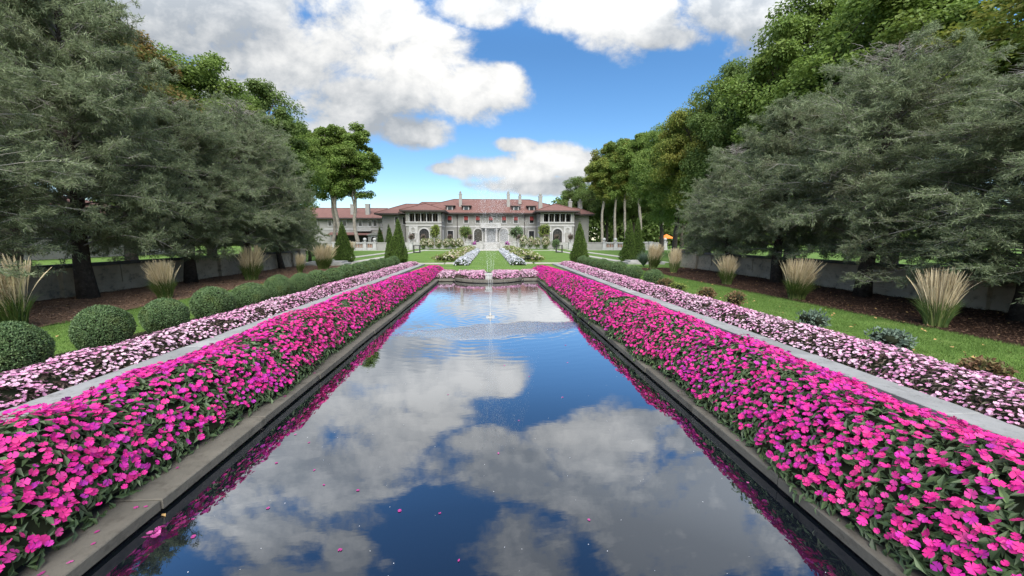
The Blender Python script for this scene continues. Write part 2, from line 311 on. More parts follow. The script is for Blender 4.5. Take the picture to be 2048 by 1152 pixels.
def dup(root, loc, label, rz=0.0, sc=(1, 1, 1), group=None):
    r = root.copy(); COL.objects.link(r); r.location = loc; r.rotation_euler = (0, 0, rz); r.scale = sc; r['label'] = label
    if group: r['group'] = group
    for ch in list(root.children):
        c = ch.copy(); COL.objects.link(c); c.parent = r
        for g in list(ch.children):
            d = g.copy(); COL.objects.link(d); d.parent = c
    return r
def unit(v): return v / (np.linalg.norm(v, axis=-1, keepdims=True) + 1e-9)
def frame_zn(n, spin=None):
    """rotation with local z = n and a random spin."""
    n = unit(np.asarray(n, float)); k = len(n)
    a = rng.normal(size=(k, 3)); x = unit(np.cross(a, n)); y = np.cross(n, x)
    return np.stack([x, y, n], -1)
def frame_y(d, up):
    """rotation with local y = d (axis of a leaf) and local z towards up."""
    d = unit(np.asarray(d, float)); x = unit(np.cross(d, up)); z = np.cross(x, d)
    return np.stack([x, d, z], -1)
_tab = rng.random((64, 64))
def vnoise(x, y):
    x = np.asarray(x, float); y = np.asarray(y, float)
    xi = np.floor(x).astype(int); yi = np.floor(y).astype(int); fx = x - xi; fy = y - yi
    fx = fx * fx * (3 - 2 * fx); fy = fy * fy * (3 - 2 * fy)
    g = lambda a, b: _tab[a % 64, b % 64]
    return (g(xi, yi) * (1 - fx) + g(xi + 1, yi) * fx) * (1 - fy) + (g(xi, yi + 1) * (1 - fx) + g(xi + 1, yi + 1) * fx) * fy
# leaf templates, root at the origin, axis +y, length 1
LEAF = (np.array([(0, 0, 0), (-.5, .45, .1), (0, .5, -.04), (.5, .45, .1), (0, 1, -.12)]), [[(0, 2, 4, 1), (0, 3, 4, 2)]])
DIAM = (np.array([(0, 0, 0), (-.5, .5, .06), (0, 1, 0), (.5, .5, .06)]), [[(0, 3, 2, 1)]])
SPRAY = (np.array([(0, 0, 0), (-.14, .35, .03), (-.06, .9, 0), (0, 1.05, -.03), (.10, .75, 0), (.15, .3, .03)]), [[(0, 5, 4, 3, 2, 1)]])
BLADE = (np.array([(-.5, 0, 0), (.5, 0, 0), (0, 1, 0)]), [[(0, 1, 2)]])
TWIG = (np.array([(-.5, 0, -.3), (.5, 0, -.3), (0, 0, .55), (-.15, 1, -.1), (.15, 1, -.1), (0, 1, .16)]), [[(0, 1, 4, 3), (1, 2, 5, 4), (2, 0, 3, 5)]])
def bloom_template(np_=5, cup=.10, seed=0):
    r = np.random.default_rng(seed); v = [(0, 0, 0)]; f = []
    for k in range(np_):
        a = k * 2 * pi / np_ + r.normal() * .08; L = 1 + r.normal() * .07; w = 2 * pi / np_ * .60
        i = len(v); zz = cup * (.5 + r.random())
        for (da, rr, z) in ((-.75 * w, .58, .5), (-.62 * w, .95, .9), (0, .88, .75), (.62 * w, .95, .9), (.75 * w, .58, .5)):
            v.append((cos(a + da) * rr * L, sin(a + da) * rr * L, z * zz + (k % 2) * .03))
        f += [(0, i, i + 1, i + 2), (0, i + 2, i + 3, i + 4)]
    return np.array(v) * .5, [f]
BLOOMS = [bloom_template(seed=k, cup=.06 + .05 * k) for k in range(6)]

# ------------------------------------------------------------------ ground, pool, paths, lawns
def sheet(name, x0, x1, y0, y1, z, m, nx=1, ny=1, amp=0.0, fr=2.0):
    X, Y = np.meshgrid(np.linspace(x0, x1, nx + 1), np.linspace(y0, y1, ny + 1))
    Z = z + (amp * (vnoise(X * fr, Y * fr) - .5 + .5 * (vnoise(X * fr * 3.1, Y * fr * 3.1) - .5)) if amp else 0 * X)
    i = np.arange(ny)[:, None] * (nx + 1) + np.arange(nx)[None]
    q = np.stack([i, i + 1, i + nx + 2, i + nx + 1], -1).reshape(-1, 4)
    mb = MB(); mb.add(np.stack([X, Y, Z], -1).reshape(-1, 3), [q], 0, True)
    return kind(build(name, mb, m), 'structure')
PX0, PX1, PY0, PY1 = -2.78, 2.72, -3.0, 21.75          # pool opening
g = MB()
for (a, b, c, d) in ((-900, PX0 - .06, -60, 1500), (PX1 + .06, 900, -60, 1500), (PX0 - .06, PX1 + .06, PY1 + .05, 1500), (PX0 - .06, PX1 + .06, -60, PY0)):
    g.add([(a, c, -.03), (b, c, -.03), (b, d, -.03), (a, d, -.03)], [(0, 1, 2, 3)])
kind(build('ground', g, 'lawn'), 'structure')
w = MB(); w.add([(PX0 - .03, PY0, -.12), (PX1 + .03, PY0, -.12), (PX1 + .03, PY1, -.12), (PX0 - .03, PY1, -.12)], [(0, 1, 2, 3)])
kind(build('pool_water', w, 'water'), 'structure')
w = MB()
w.box(PX0 - .10, PX0 - .04, PY0, PY1, -1.2, -.091); w.box(PX1 + .04, PX1 + .10, PY0, PY1, -1.2, -.091); w.box(PX0 - .1, PX1 + .1, PY1 + .0, PY1 + .05, -1.2, -.091)
w.box(PX0 - .1, PX1 + .1, PY0 - .06, PY0, -1.2, -.091)
kind(build('pool_wall', w, 'wetwall'), 'structure')
# coping: slabs with open joints, slightly uneven
w = MB()
def slab(x0, x1, y0, y1, z0, z1):
    j = rng.normal(size=4) * .003; b = .008
    v = [(x0, y0, z0), (x1, y0, z0), (x1, y1, z0), (x0, y1, z0),
         (x0, y0, z1 - b), (x1, y0, z1 - b), (x1, y1, z1 - b), (x0, y1, z1 - b),
         (x0 + b, y0 + b, z1 + j[0]), (x1 - b, y0 + b, z1 + j[1]), (x1 - b, y1 - b, z1 + j[2]), (x0 + b, y1 - b, z1 + j[3])]
    w.add(v, [[(0, 1, 5, 4), (1, 2, 6, 5), (2, 3, 7, 6), (3, 0, 4, 7), (4, 5, 9, 8), (5, 6, 10, 9), (6, 7, 11, 10), (7, 4, 8, 11), (8, 9, 10, 11)]])
y = PY0
while y < 21.3:
    L = 1.55; y2 = min(y + L, 21.4)
    slab(PX0 - .62, PX0 + rng.normal() * .006, y + .008, y2 - .008, -.09, 0.0)
    slab(PX1 + rng.normal() * .006, PX1 + .62, y + .008, y2 - .008, -.09, 0.0)
    y = y2
slab(PX0, PX0 + .78, 21.4, 21.78, -.09, .02); slab(PX1 - .78, PX1, 21.4, 21.78, -.09, .02)
slab(PX0 - .62, PX0 - .004, 21.404, 21.78, -.09, .0); slab(PX1 + .004, PX1 + .62, 21.404, 21.78, -.09, .0)
# bowed wall of the far end, bulging towards the near end
cx, r0, yc = -.03, 2.35, 22.55
def arc(a0, a1, ri, ro, z0, z1, b=.012):
    n = 10; a = np.linspace(a0, a1, n); v = []
    for rr, zz in ((ri, z0), (ro, z0), (ro, z1 - b), (ro - b, z1), (ri + b, z1), (ri, z1 - b)):
        v.append(np.stack([cx + rr * np.sin(a) * .87, yc - rr * np.cos(a) * .92, np.full(n, zz)], -1))
    v = np.stack(v, 1); q = []
    for i in range(n - 1):
        for k in range(6):
            q.append((i * 6 + k, (i + 1) * 6 + k, (i + 1) * 6 + (k + 1) % 6, i * 6 + (k + 1) % 6))
    w.add(v.reshape(-1, 3), [q, (5, 4, 3, 2, 1, 0), tuple((n - 1) * 6 + k for k in range(6))])
am = 1.24
for k in range(6): arc(-am + 2 * am * k / 6 + .004, -am + 2 * am * (k + 1) / 6 - .004, r0 - .40, r0, -.08, .05)
kind(build('pool_coping', w, 'coping'), 'structure')
w = MB(); arc(-am, am, r0 - .34, r0 - .06, -1.0, -.082); kind(build('pool_bow_wall', w, 'wetwall'), 'structure')
# near terrace behind the camera
sheet('terrace_floor', -6, 6, -9, -3.06, .02, 'paving')

w = MB(); y = 0.5
while y < 34.0:
    y2 = min(y + 1.22, 34.0)
    for sx in (-1, 1):
        a, b = sorted((sx * 5.60, sx * 6.05))
        slab(a + rng.normal() * .006, b + rng.normal() * .006, y + .006, y2 - .006, -.06, .085)
    y = y2
kind(build('stone_path', w, 'path'), 'structure')
sheet('bed_soil', -5.55, PX0 - .60, .6, 27.0, -.012, 'soil', 12, 90, .03, 3)
sheet('bed_soil', PX1 + .60, 5.55, .6, 27.0, -.012, 'soil', 12, 90, .03, 3)
sheet('bed_soil', -8.3, -6.06, .6, 34.5, .0, 'soil', 12, 120, .03, 3)
sheet('bed_soil', 6.06, 8.25, .6, 34.5, .0, 'soil', 12, 120, .03, 3)
sheet('bed_soil', PX0, PX1, 21.8, 26.4, -.008, 'soil', 12, 20, .02, 3)
sheet('gravel_drive', -70, -17.2, -20, 34, -.02, 'paving')
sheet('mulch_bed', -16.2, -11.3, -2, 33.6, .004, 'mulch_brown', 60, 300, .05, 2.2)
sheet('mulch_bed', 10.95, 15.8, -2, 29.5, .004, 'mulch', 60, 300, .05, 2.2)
sheet('lawn_strip', -11.32, -8.28, -2, 34, -.004, 'lawn', 40, 300, .03, 2.0)
sheet('lawn_strip', 8.22, 10.98, -2, 34, -.004, 'lawn', 40, 300, .03, 2.0)
def chips(x0, x1, y0, y1, n, m):
    p = np.stack([rng.uniform(x0, x1, n), y0 + (y1 - y0) * rng.random(n) ** 1.5, np.full(n, .022) + rng.random(n) * .025], -1)
    mb = MB(); mb.scatter(*DIAM, p, frame_zn(np.stack([rng.normal(size=n) * .4, rng.normal(size=n) * .4, np.ones(n)], -1)), np.stack([rng.uniform(.012, .035, n), rng.uniform(.03, .10, n), np.ones(n) * .05], -1))
    kind(build('mulch_chips', mb, m), 'stuff')
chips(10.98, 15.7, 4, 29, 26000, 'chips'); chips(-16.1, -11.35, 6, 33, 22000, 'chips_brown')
def blades(x0, x1, y0, y1, n, h=.05, pw=1.7):
    y_ = y0 + (y1 - y0) * rng.random(n) ** pw; x_ = rng.uniform(x0, x1, n)
    d = np.stack([rng.normal(size=n) * .45, rng.normal(size=n) * .45, np.ones(n)], -1)
    mb = MB(); mb.scatter(*BLADE, np.stack([x_, y_, np.full(n, -.006)], -1), frame_y(d, unit(rng.normal(size=(n, 3)))), np.stack([rng.uniform(.006, .012, n), h * rng.uniform(.6, 1.4, n), np.ones(n)], -1))
    kind(build('lawn_grass', mb, 'blade'), 'stuff')
blades(8.15, 11.08, 3.0, 30, 130000); blades(-11.42, -8.15, 5.0, 33, 80000)
n = 420; mb = MB(); p = np.stack([np.where(rng.random(n) < .6, rng.uniform(8.4, 15.5, n), rng.uniform(-15.8, -8.6, n)), 5 + 24 * rng.random(n) ** 1.3, np.full(n, .05)], -1)
mb.scatter(*LEAF, p, frame_zn(np.tile([0, 0, 1.], (n, 1)) + rng.normal(size=(n, 3)) * .4), rng.uniform(.04, .10, (n, 1)) * np.array([.8, 1, 1]))
kind(build('fallen_leaves', mb, 'yellowleaf'), 'stuff')
# lawns and paths of the parterre, beyond the pool
w = MB()
def strip(x0, x1, y0, y1, z): w.box(x0, x1, y0, y1, -.06, z)
strip(-12.4, -4.1, 35.3, 35.95, .06); strip(4.2, 12.6, 35.3, 35.95, .06)
for sx in (-1, 1):
    strip(*sorted((sx * 12.75, sx * 13.75)), 36.2, 84, .02); strip(*sorted((sx * 16.3, sx * 17.5)), 36.2, 84, .02)
    strip(*sorted((sx * 3.2, sx * 12.7)), 77.5, 79.3, .02)
    strip(*sorted((sx * 17.6, sx * 40)), 79.5, 81.5, .02)
    strip(*sorted((sx * 2.55, sx * 4.0)), 35.3, 36.3, .07)
strip(-3.2, 3.3, 77.0, 87.0, .03)
kind(build('parterre_path', w, 'paving'), 'structure')

# ------------------------------------------------------------------ flower beds
def flower_bed(name, label, cat, xin, xout, y0, y1, h, steep, bmat, lmat, dens, ldens, bsize, lsize, nparts=0, group=None, along_x=False, zbase=-.01, inj=.12, pieces=True, efade=.5, opow=.8, zb=None):
    root = thing(name, label, cat, ((xin + xout) / 2, (y0 + y1) / 2, 0) if not along_x else ((y0 + y1) / 2, (xin + xout) / 2, 0), group)
    ox, oy = root.location[0], root.location[1]
    sd = rng.random() * 40
    sg = 1 if xout > xin else -1
    def surf(s, l):
        lump = (vnoise(l * 1.7 + sd, s * 3 + sd) - .5) * .22 + (vnoise(l * 4.1 + sd, s * 7 + sd) - .5) * .14
        p = np.clip(s / steep[0], 0, 1); q = np.clip((1 - s) / steep[1], 0, 1)
        e = np.clip((l - y0) / efade, 0, 1) * np.clip((y1 - l) / efade, 0, 1)
        pr = np.sin(p * pi / 2) ** .75 * np.sin(q * pi / 2) ** opow * np.sqrt(np.clip(e, 0, 1))
        hh = h if not callable(h) else h(l)
        z = zbase + hh * pr * (1 + lump)
        a = xin + inj * (vnoise(l * 1.3 + sd, 3.3) - .5) * 2
        a2 = a if not callable(zb) else a + zb(l)
        xx = a2 + (xout + inj * .6 * (vnoise(l * 1.1 + sd, 9.3) - .5) * 2 - a2) * s
        return np.stack([l, xx, z] if along_x else [xx, l, z], -1) - np.array([ox, oy, 0])
    def normals(s, l):
        e = .01; a = surf(s + e, l) - surf(s - e, l); b = surf(s, l + e) - surf(s, l - e)
        n = unit(np.cross(a, b)); n[n[:, 2] < 0] *= -1
        return n
    def sample(n):
        # area weighted by rejection
        k = n * 9; s = rng.random(k); l = rng.uniform(y0, y1, k)
        e = .01; a = surf(np.clip(s + e, 0, 1), l) - surf(np.clip(s - e, 0, 1), l)
        wt = np.linalg.norm(a, axis=1); keep = rng.random(k) < wt / (wt.max() + 1e-9)
        s, l = s[keep][:n], l[keep][:n]
        return s, l
    area = abs(xout - xin) * (y1 - y0)
    # hidden mass of stems under the leaves
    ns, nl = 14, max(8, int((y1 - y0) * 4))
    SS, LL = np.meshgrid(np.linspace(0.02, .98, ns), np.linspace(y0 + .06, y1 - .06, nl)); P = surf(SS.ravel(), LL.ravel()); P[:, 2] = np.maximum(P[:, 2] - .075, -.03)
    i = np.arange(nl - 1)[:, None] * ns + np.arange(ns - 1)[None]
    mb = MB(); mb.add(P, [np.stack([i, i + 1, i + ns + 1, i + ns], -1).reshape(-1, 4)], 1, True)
    n = int(area * ldens); s, l = sample(n); n = len(s); p = surf(s, l); nn = normals(s, l)
    p = p - nn * rng.uniform(.0, .05, n)[:, None]
    t = unit(np.cross(nn, rng.normal(size=(n, 3)))); d = unit(t + nn * rng.uniform(-.25, .7, n)[:, None] + np.array([0, 0, -.15]))
    L = lsize * rng.uniform(.65, 1.25, n)
    mb.scatter(*LEAF, p, frame_y(d, unit(nn + rng.normal(size=(n, 3)) * .3)), np.stack([L * .36, L, L], -1))
    build('foliage', mb, [lmat, 'dark'], root)
    n = int(area * dens); s, l = sample(n); n = len(s); p = surf(s, l); nn = normals(s, l)
    cl = (vnoise(l * 2.3 + 7, s * 5) + .6 * vnoise(l * 6 + 3, s * 14 + 5)) / 1.6
    keep = (cl > .27) & (s > .01 + .02 * rng.random(n)) & (rng.random(n) < .90 + .10 * np.clip(s / .2, 0, 1)); p, nn, l, s = p[keep], nn[keep], l[keep], s[keep]; n = len(p)
    p = p + nn * rng.uniform(.02, .07, n)[:, None]
    d = unit(nn * .72 + np.array([0, 0, .5]) + rng.normal(size=(n, 3)) * .36)
    size = bsize * rng.uniform(.6, 1.22, n); hue = vnoise(l * .8 + 11, s * 2.5 + 4) + rng.normal(size=n) * .16 > .62
    order = np.argsort((p[:, 0] + ox) ** 2 + (p[:, 1] + oy) ** 2)
    R = frame_zn(d); near = order[:nparts] if nparts else order[:0]; rest = order[nparts:] if nparts else order
    mb = MB()
    for k in range(6):
        ix = rest[k::6]
        for q in (0, 1): jx = ix[hue[ix] == bool(q)]; mb.scatter(*BLOOMS[k], p[jx], R[jx], size[jx], q)
    kind(build('blossoms', mb, [bmat, bmat + '_alt'], root), 'stuff')
    if nparts:
        me = []
        for k in range(6):
            q = MB(); q.scatter(*BLOOMS[k], np.zeros((1, 3)), np.eye(3)[None], np.ones(1)); me.append(q.mesh('blossom', bmat))
        import mathutils
        for j, ix in enumerate(near):
            o = put('blossom', me[j % 6], root, tuple(p[ix])); o.rotation_euler = mathutils.Matrix(R[ix].tolist()).to_euler(); o.scale = (size[ix],) * 3
    return root
PB = dict(cat='flower bed', bmat='magenta', lmat='impleaf', dens=430, ldens=900, bsize=.062, lsize=.10, nparts=100, group='magenta flower beds along the pool')
flower_bed('flower_bed', 'long mounded bed of magenta impatiens left of the pool', xin=PX0 - .17, xout=-5.2, y0=.8, y1=26.2, h=lambda l: .46 + .30 * np.clip((24 - l) / 12, 0, 1), steep=(.22, .80), opow=1.25, **PB)
flower_bed('flower_bed', 'long mounded bed of magenta impatiens right of the pool', xin=PX1 + .05, xout=5.36, y0=.8, y1=26.2, h=lambda l: .44 + .29 * np.clip((24 - l) / 12, 0, 1), steep=(.27, .80), opow=1.4, **PB)
PP = dict(cat='flower bed', bmat='palepink', lmat='bronzeleaf', dens=390, ldens=560, bsize=.060, lsize=.09, group='pale pink flower beds')
flower_bed('flower_border', 'pale pink impatiens border between left stone path and round shrubs', xin=-6.05, xout=-7.15, y0=2.5, y1=34.2, h=.30, steep=(.4, .4), nparts=100, inj=.06, **PP)
flower_bed('flower_border', 'pale pink impatiens border between right stone path and lawn strip', xin=6.08, xout=7.45, y0=2.5, y1=34.0, h=.30, steep=(.4, .4), nparts=100, inj=.06, **PP)
for (a, b, lab) in ((-3.0, -2.05, 'short pale pink impatiens bed at far left pool corner'), (-2.0, -.22, 'pale pink impatiens bed behind bowed pool end, left of spout block'),
                    (.18, 1.95, 'pale pink impatiens bed behind bowed pool end, right of spout block'), (2.0, 3.0, 'short pale pink impatiens bed at far right pool corner')):
    bow = (lambda l: -1.15 * np.clip(1 - (np.abs(l + .03) / 2.0) ** 2.2, 0, 1) + .3) if abs(a + b) < 3.5 else (lambda l: 0 * l + .15)
    flower_bed('flower_border', lab, xin=21.75, xout=25.4, y0=a, y1=b, h=.26, steep=(.22, .3), along_x=True, inj=.05, zb=bow, efade=.12, **PP)
WB = dict(cat='flower bed', bmat='white', lmat='impleaf', dens=120, ldens=170, bsize=.11, lsize=.14, group='white flower beds on the parterre')
flower_bed('flower_bed', 'low bed of white flowers edging the central grass, left side', xin=-1.75, xout=-3.1, y0=33.2, y1=76, h=.5, steep=(.4, .4), inj=.1, **WB)
flower_bed('flower_bed', 'low bed of white flowers edging the central grass, right side', xin=1.85, xout=3.2, y0=33.2, y1=76, h=.5, steep=(.4, .4), inj=.1, **WB)
# rose bushes behind the white beds
def bush_mesh(name, rx, ry, h, n, lsize, lmat, bmat=None, nb=0, bsize=.1, low=.25, lumps=7, core='dark', tall=False):
    mb = MB(); C = []
    for k in range(lumps):
        a = rng.random() * 2 * pi; q = rng.random() ** .6 * .55
        C.append((cos(a) * q * rx, sin(a) * q * ry, h * rng.uniform(.45, .72), rng.uniform(.38, .55)))
    C.append((0, 0, h * .52, .6)); C = np.array(C)
    def pts(n):
        ci = rng.integers(0, len(C), n); d = unit(rng.normal(size=(n, 3))); rr = C[ci, 3:4] * rng.uniform(.72, 1.06, (n, 1))
        p = C[ci, :3] + d * rr * np.array([rx, ry, h * .85])
        p[:, 2] = np.clip(p[:, 2], .02, None)
        return p, d
    for c in C:
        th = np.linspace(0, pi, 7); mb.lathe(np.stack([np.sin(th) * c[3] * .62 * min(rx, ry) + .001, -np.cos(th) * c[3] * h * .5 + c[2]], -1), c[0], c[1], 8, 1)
    p, d = pts(n); dd = unit(d + rng.normal(size=(n, 3)) * .7 + np.array([0, 0, .25]))
    L = lsize * rng.uniform(.6, 1.3, n)
    mb.scatter(*LEAF, p, frame_y(dd, unit(d + rng.normal(size=(n, 3)) * .5)), np.stack([L * .5, L, L], -1))
    fol = mb.mesh('foliage', [lmat, core]); fl = None
    if bmat:
        mb = MB(); p, d = pts(nb); up = d[:, 2] > -.2; p, d = p[up] + d[up] * .04, d[up]
        for k in range(6): mb.scatter(*BLOOMS[k], p[k::6], frame_zn(unit(d[k::6] + rng.normal(size=(len(p[k::6]), 3)) * .4)), bsize * rng.uniform(.6, 1.25, len(p[k::6])))
        fl = mb.mesh('blossoms', bmat)
    return fol, fl
def bush(name, label, cat, x, y, rx, ry, h, lmat, bmat=None, n=900, nb=160, lsize=.12, bsize=.13, group=None, z=0.0, lumps=7, proto=None):
    fol, fl = proto or bush_mesh(name, 1, 1, 1, n, lsize / max(rx, h), lmat, bmat, nb, bsize / max(rx, h), lumps=lumps)
    t = thing(name, label, cat, (x, y, z), group, rng.random() * 6, (rx, ry, h))
    put('foliage', fol, t)
    if fl: put('blossoms', fl, t)
    return t
ords = ['first', 'second', 'third', 'fourth', 'fifth', 'sixth', 'seventh', 'eighth', 'ninth', 'tenth', 'eleventh', 'twelfth', 'thirteenth', 'fourteenth', 'fifteenth', 'sixteenth']
rp = bush_mesh('rose', 1, 1, 1, 900, .15, 'weed', 'cream', 170, .17)
rp = (bush_mesh('rose', 1, 1, 1, 1000, .14, 'limeleaf', 'cream', 230, .15))
for sx, nm in ((-1, 'left'), (1, 'right')):
    for k in range(9):
        bush('rose_bush', f'cream white rose bush, {ords[k]} from the pool in the {nm} row behind white flowers', 'shrub', sx * (4.0 - .03 * k) + .05, 37.0 + k * 4.6, .75, 1.7, .80 + .10 * (k % 3), 'grassgreen', group='rose bushes on the parterre', proto=rp)

# ------------------------------------------------------------------ clipped round shrubs
def ball_meshes(n, L):
    d = unit(rng.normal(size=(n, 3))); d = d[d[:, 2] > -.75]; n = len(d)
    az = np.arctan2(d[:, 1], d[:, 0])
    rr = 1 + .10 * (vnoise(np.cos(az) * 1.6 + 8, np.sin(az) * 1.6 + d[:, 2] * 2 + 5) - .5) * 2 + rng.normal(size=n) * .02 + (rng.random(n) > .985) * .07 * rng.random(n)
    p = d * rr[:, None] * np.array([.5, .5, .5]) + np.array([0, 0, .46])
    dd = unit(d * .6 + rng.normal(size=(n, 3)) * .6 + np.array([0, 0, .3])); l = L * rng.uniform(.7, 1.3, n)
    mb = MB(); mb.scatter(*LEAF, p, frame_y(dd, unit(d + rng.normal(size=(n, 3)) * .22)), np.stack([l * .6, l, l], -1))
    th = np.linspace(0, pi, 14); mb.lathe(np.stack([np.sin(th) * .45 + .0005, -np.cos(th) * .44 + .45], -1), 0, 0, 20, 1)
    tw = MB(); tw.tube([(0, 0, -.05), (0, 0, .3)], .03, 6)
    return mb.mesh('foliage', ['boxleaf', 'dark']), tw.mesh('stem', 'bark')
bn, bs = ball_meshes(16000, .036); bf, _ = ball_meshes(5000, .055)
LB = [6.4, 7.9, 9.45, 11.0, 12.7, 14.4, 15.99, 17.58, 19.4, 21.16, 22.8, 24.4, 26.0, 27.8, 29.6, 31.4]
RB = [18.2, 20.9, 23.2, 25.0, 26.8, 28.6, 30.7, 32.6]
for L, X, nm in ((LB, -7.62, 'left'), (RB, 8.0, 'right')):
    for k, y in enumerate(L):
        w_ = rng.uniform(.82, .98); hh = rng.uniform(.80, .95) * (1 if X < 0 else .92)
        t = thing('round_shrub', f'clipped green round shrub, {ords[k]} from the camera in the {nm} row beside pale pink flowers', 'shrub', (X + rng.normal() * .04, y, 0), f'clipped round shrubs in the {nm} row', rng.random() * 6, (w_, w_ * rng.uniform(.95, 1.05), hh))
        put('foliage', bn if y < 16 else bf, t); put('stem', bs, t)
# small mixed perennials along the right lawn edge
for (x, y, r, h, m, lab) in ((8.05, 17.0, .38, .38, 'redleaf', 'small reddish perennial next to the nearest right round shrub'), (8.1, 15.9, .42, .32, 'limeleaf', 'low yellow green perennial beside reddish perennial on right lawn edge'),
                             (7.95, 13.5, .42, .40, 'redleaf', 'rust tinted bushy perennial on the right lawn edge'), (8.0, 12.0, .45, .48, 'redleaf', 'taller rust tinted perennial with upright stems on right lawn edge'),
                             (7.95, 8.85, .36, .42, 'greyleaf', 'grey green perennial at lawn edge behind right pale pink border'), (7.85, 6.85, .42, .42, 'greyleaf', 'larger grey green perennial nearest the camera on right lawn edge'),
                             (7.8, 5.35, .34, .30, 'redleaf', 'low brown red perennial on right lawn edge nearest the frame side')):
    bush('perennial', lab, 'plant', x, y, r, r, h, m, n=700, lsize=.085, group='small perennials along the right lawn', lumps=9)
for (x, y, lab) in ((-7.6, 4.6, 'dark low tuft behind the left pale pink border'),):
    pass

# ------------------------------------------------------------------ ornamental grasses
def reed_mesh(nl, npl, seed):
    r = np.random.default_rng(seed); res = []
    wind = np.array([.12, .03]) * r.uniform(.2, 1.6)
    for (cnt, hmin, hmax, wid, lo, hi, mi) in ((nl, .25, .62, .007, .03, .50, 0), (npl, .52, 1.0, .0042, .0, .30, 1)):
        az = r.random(cnt) * 2 * pi; H = r.uniform(hmin, hmax, cnt); le = r.uniform(lo, hi, cnt) if mi == 0 else lo + (hi - lo) * r.random(cnt) ** 1.5 + (r.random(cnt) > .93) * .3 * r.random(cnt)
        b = r.random(cnt) ** .5 * .15
        k = 8; t = np.linspace(0, 1, k)[None]
        out = b[:, None] + le[:, None] * H[:, None] * (.35 * t + .65 * t ** 2.2)
        z = H[:, None] * (t - (.55 * le[:, None] if mi == 0 else .30 * le[:, None]) * t ** 2.6)
        ww = (r.random(cnt) * .8 + .6)[:, None] * t ** 2.2
        px = np.cos(az)[:, None] * out + wind[0] * ww; py = np.sin(az)[:, None] * out + wind[1] * ww
        wd = wid * (1 - .9 * t ** 1.5) * np.ones((cnt, 1)) if mi == 0 else np.full((cnt, k), wid * .55)
        if mi == 1: wd = np.where(t > .62, wid * (1.5 * np.sin(np.clip((1.02 - t) / .42, 0, 1) * pi) ** .8 + .3), wd) * r.uniform(.7, 1.3, (cnt, 1))
        tw = r.random(cnt) * pi; ax = np.cos(tw); ay = np.sin(tw)
        l = np.stack([px - ax[:, None] * wd, py - ay[:, None] * wd, z], -1); q_ = np.stack([px + ax[:, None] * wd, py + ay[:, None] * wd, z], -1)
        i = (np.arange(cnt)[:, None] * k * 2 + np.arange(k - 1)[None] * 2)[..., None]
        q = (i + np.array([0, 1, 3, 2])).reshape(-1, 4)
        mb = MB(); mb.add(np.stack([l, q_], 2).reshape(-1, 3), [q])
        if mi == 1:      # short bristles of the plumes
            m = cnt * 26; c = r.integers(0, cnt, m); f = r.uniform(.64, 1.0, m)
            at = lambda A: np.array([np.interp(f[i_], t[0], A[c[i_]]) for i_ in range(m)])
            p = np.stack([at(px), at(py), at(z)], -1); d = unit(r.normal(size=(m, 3)) * .45 + np.array([.15, 0, 1.])); L = r.uniform(.018, .05, m) * (1.25 - f)/.6 + .006
            mb.scatter(*BLADE, p, frame_y(d, unit(r.normal(size=(m, 3)))), np.stack([np.full(m, .0035), L, L], -1))
        res.append(mb.mesh('blades' if mi == 0 else 'plumes', 'grassgreen' if mi == 0 else 'plume'))
    return res
reeds = [reed_mesh(1300, 420, k) for k in range(3)]
GR = [(-11.75, 9.9, 1.95, 1.25, 'large feather grass with tan plumes at the left frame edge'), (-12.1, 15.0, 1.55, 1.0, 'small feather grass between the two nearest left tree trunks'),
      (-13.0, 21.8, 1.95, 1.1, 'tall feather grass standing before the left garden wall'), (-12.6, 26.4, 1.35, .75, 'short brownish feather grass, left of the pale plumed clump'),
      (-12.4, 29.6, 1.95, 1.35, 'broad pale plumed feather grass beside the left cone conifer'), (-23.5, 67, 2.1, 1.6, 'distant feather grass in front of the left balustrade'),
      (12.45, 28.6, 2.0, 1.0, 'pale plumed feather grass next to the right blue green fountain grass'), (12.3, 25.0, 1.75, .85, 'slim feather grass at the far end of the right mulch bed'),
      (11.75, 18.3, 1.5, 1.0, 'feather grass leaning right in the middle of right mulch bed'), (11.4, 13.5, 1.6, 1.15, 'bushy feather grass in front of right tree trunk'),
      (11.4, 9.0, 1.55, 1.0, 'feather grass with tall tan plumes nearest the camera on right mulch bed')]
for k, (x, y, h, wd, lab) in enumerate(GR):
    t = thing('feather_grass', lab, 'ornamental grass', (x, y, 0), 'feather grasses in the mulch beds', rng.random() * 6, (h * wd * .9, h * wd * .9, h))
    A, B_ = reeds[k % 3]; put('blades', A, t); put('plumes', B_, t)
fg = MB()
def fountain_grass(n, H):
    az = rng.random(n) * 2 * pi; h = rng.uniform(.6, 1, n) * H; t = np.linspace(0, 1, 6)[None]; le = rng.uniform(.3, 1.0, n)
    out = le[:, None] * h[:, None] * t; z = h[:, None] * (1.5 * t - .95 * le[:, None] * t ** 2)
    z = np.maximum(z, 0.01)
    px, py = np.cos(az)[:, None] * out, np.sin(az)[:, None] * out; wd = .012 * (1.02 - t) * np.ones((n, 1))
    l = np.stack([px + np.sin(az)[:, None] * wd, py - np.cos(az)[:, None] * wd, z], -1); r = np.stack([px - np.sin(az)[:, None] * wd, py + np.cos(az)[:, None] * wd, z], -1)
    i = (np.arange(n)[:, None] * 12 + np.arange(5)[None] * 2)[..., None]
    fg.add(np.stack([l, r], 2).reshape(-1, 3), [(i + np.array([0, 1, 3, 2])).reshape(-1, 4)])
fountain_grass(900, 1.25)
tag(build('fountain_grass', fg, 'greyleaf', loc=(12.6, 30.8, 0)), 'arching blue green fountain grass behind the pale plumed clump on right', 'ornamental grass')

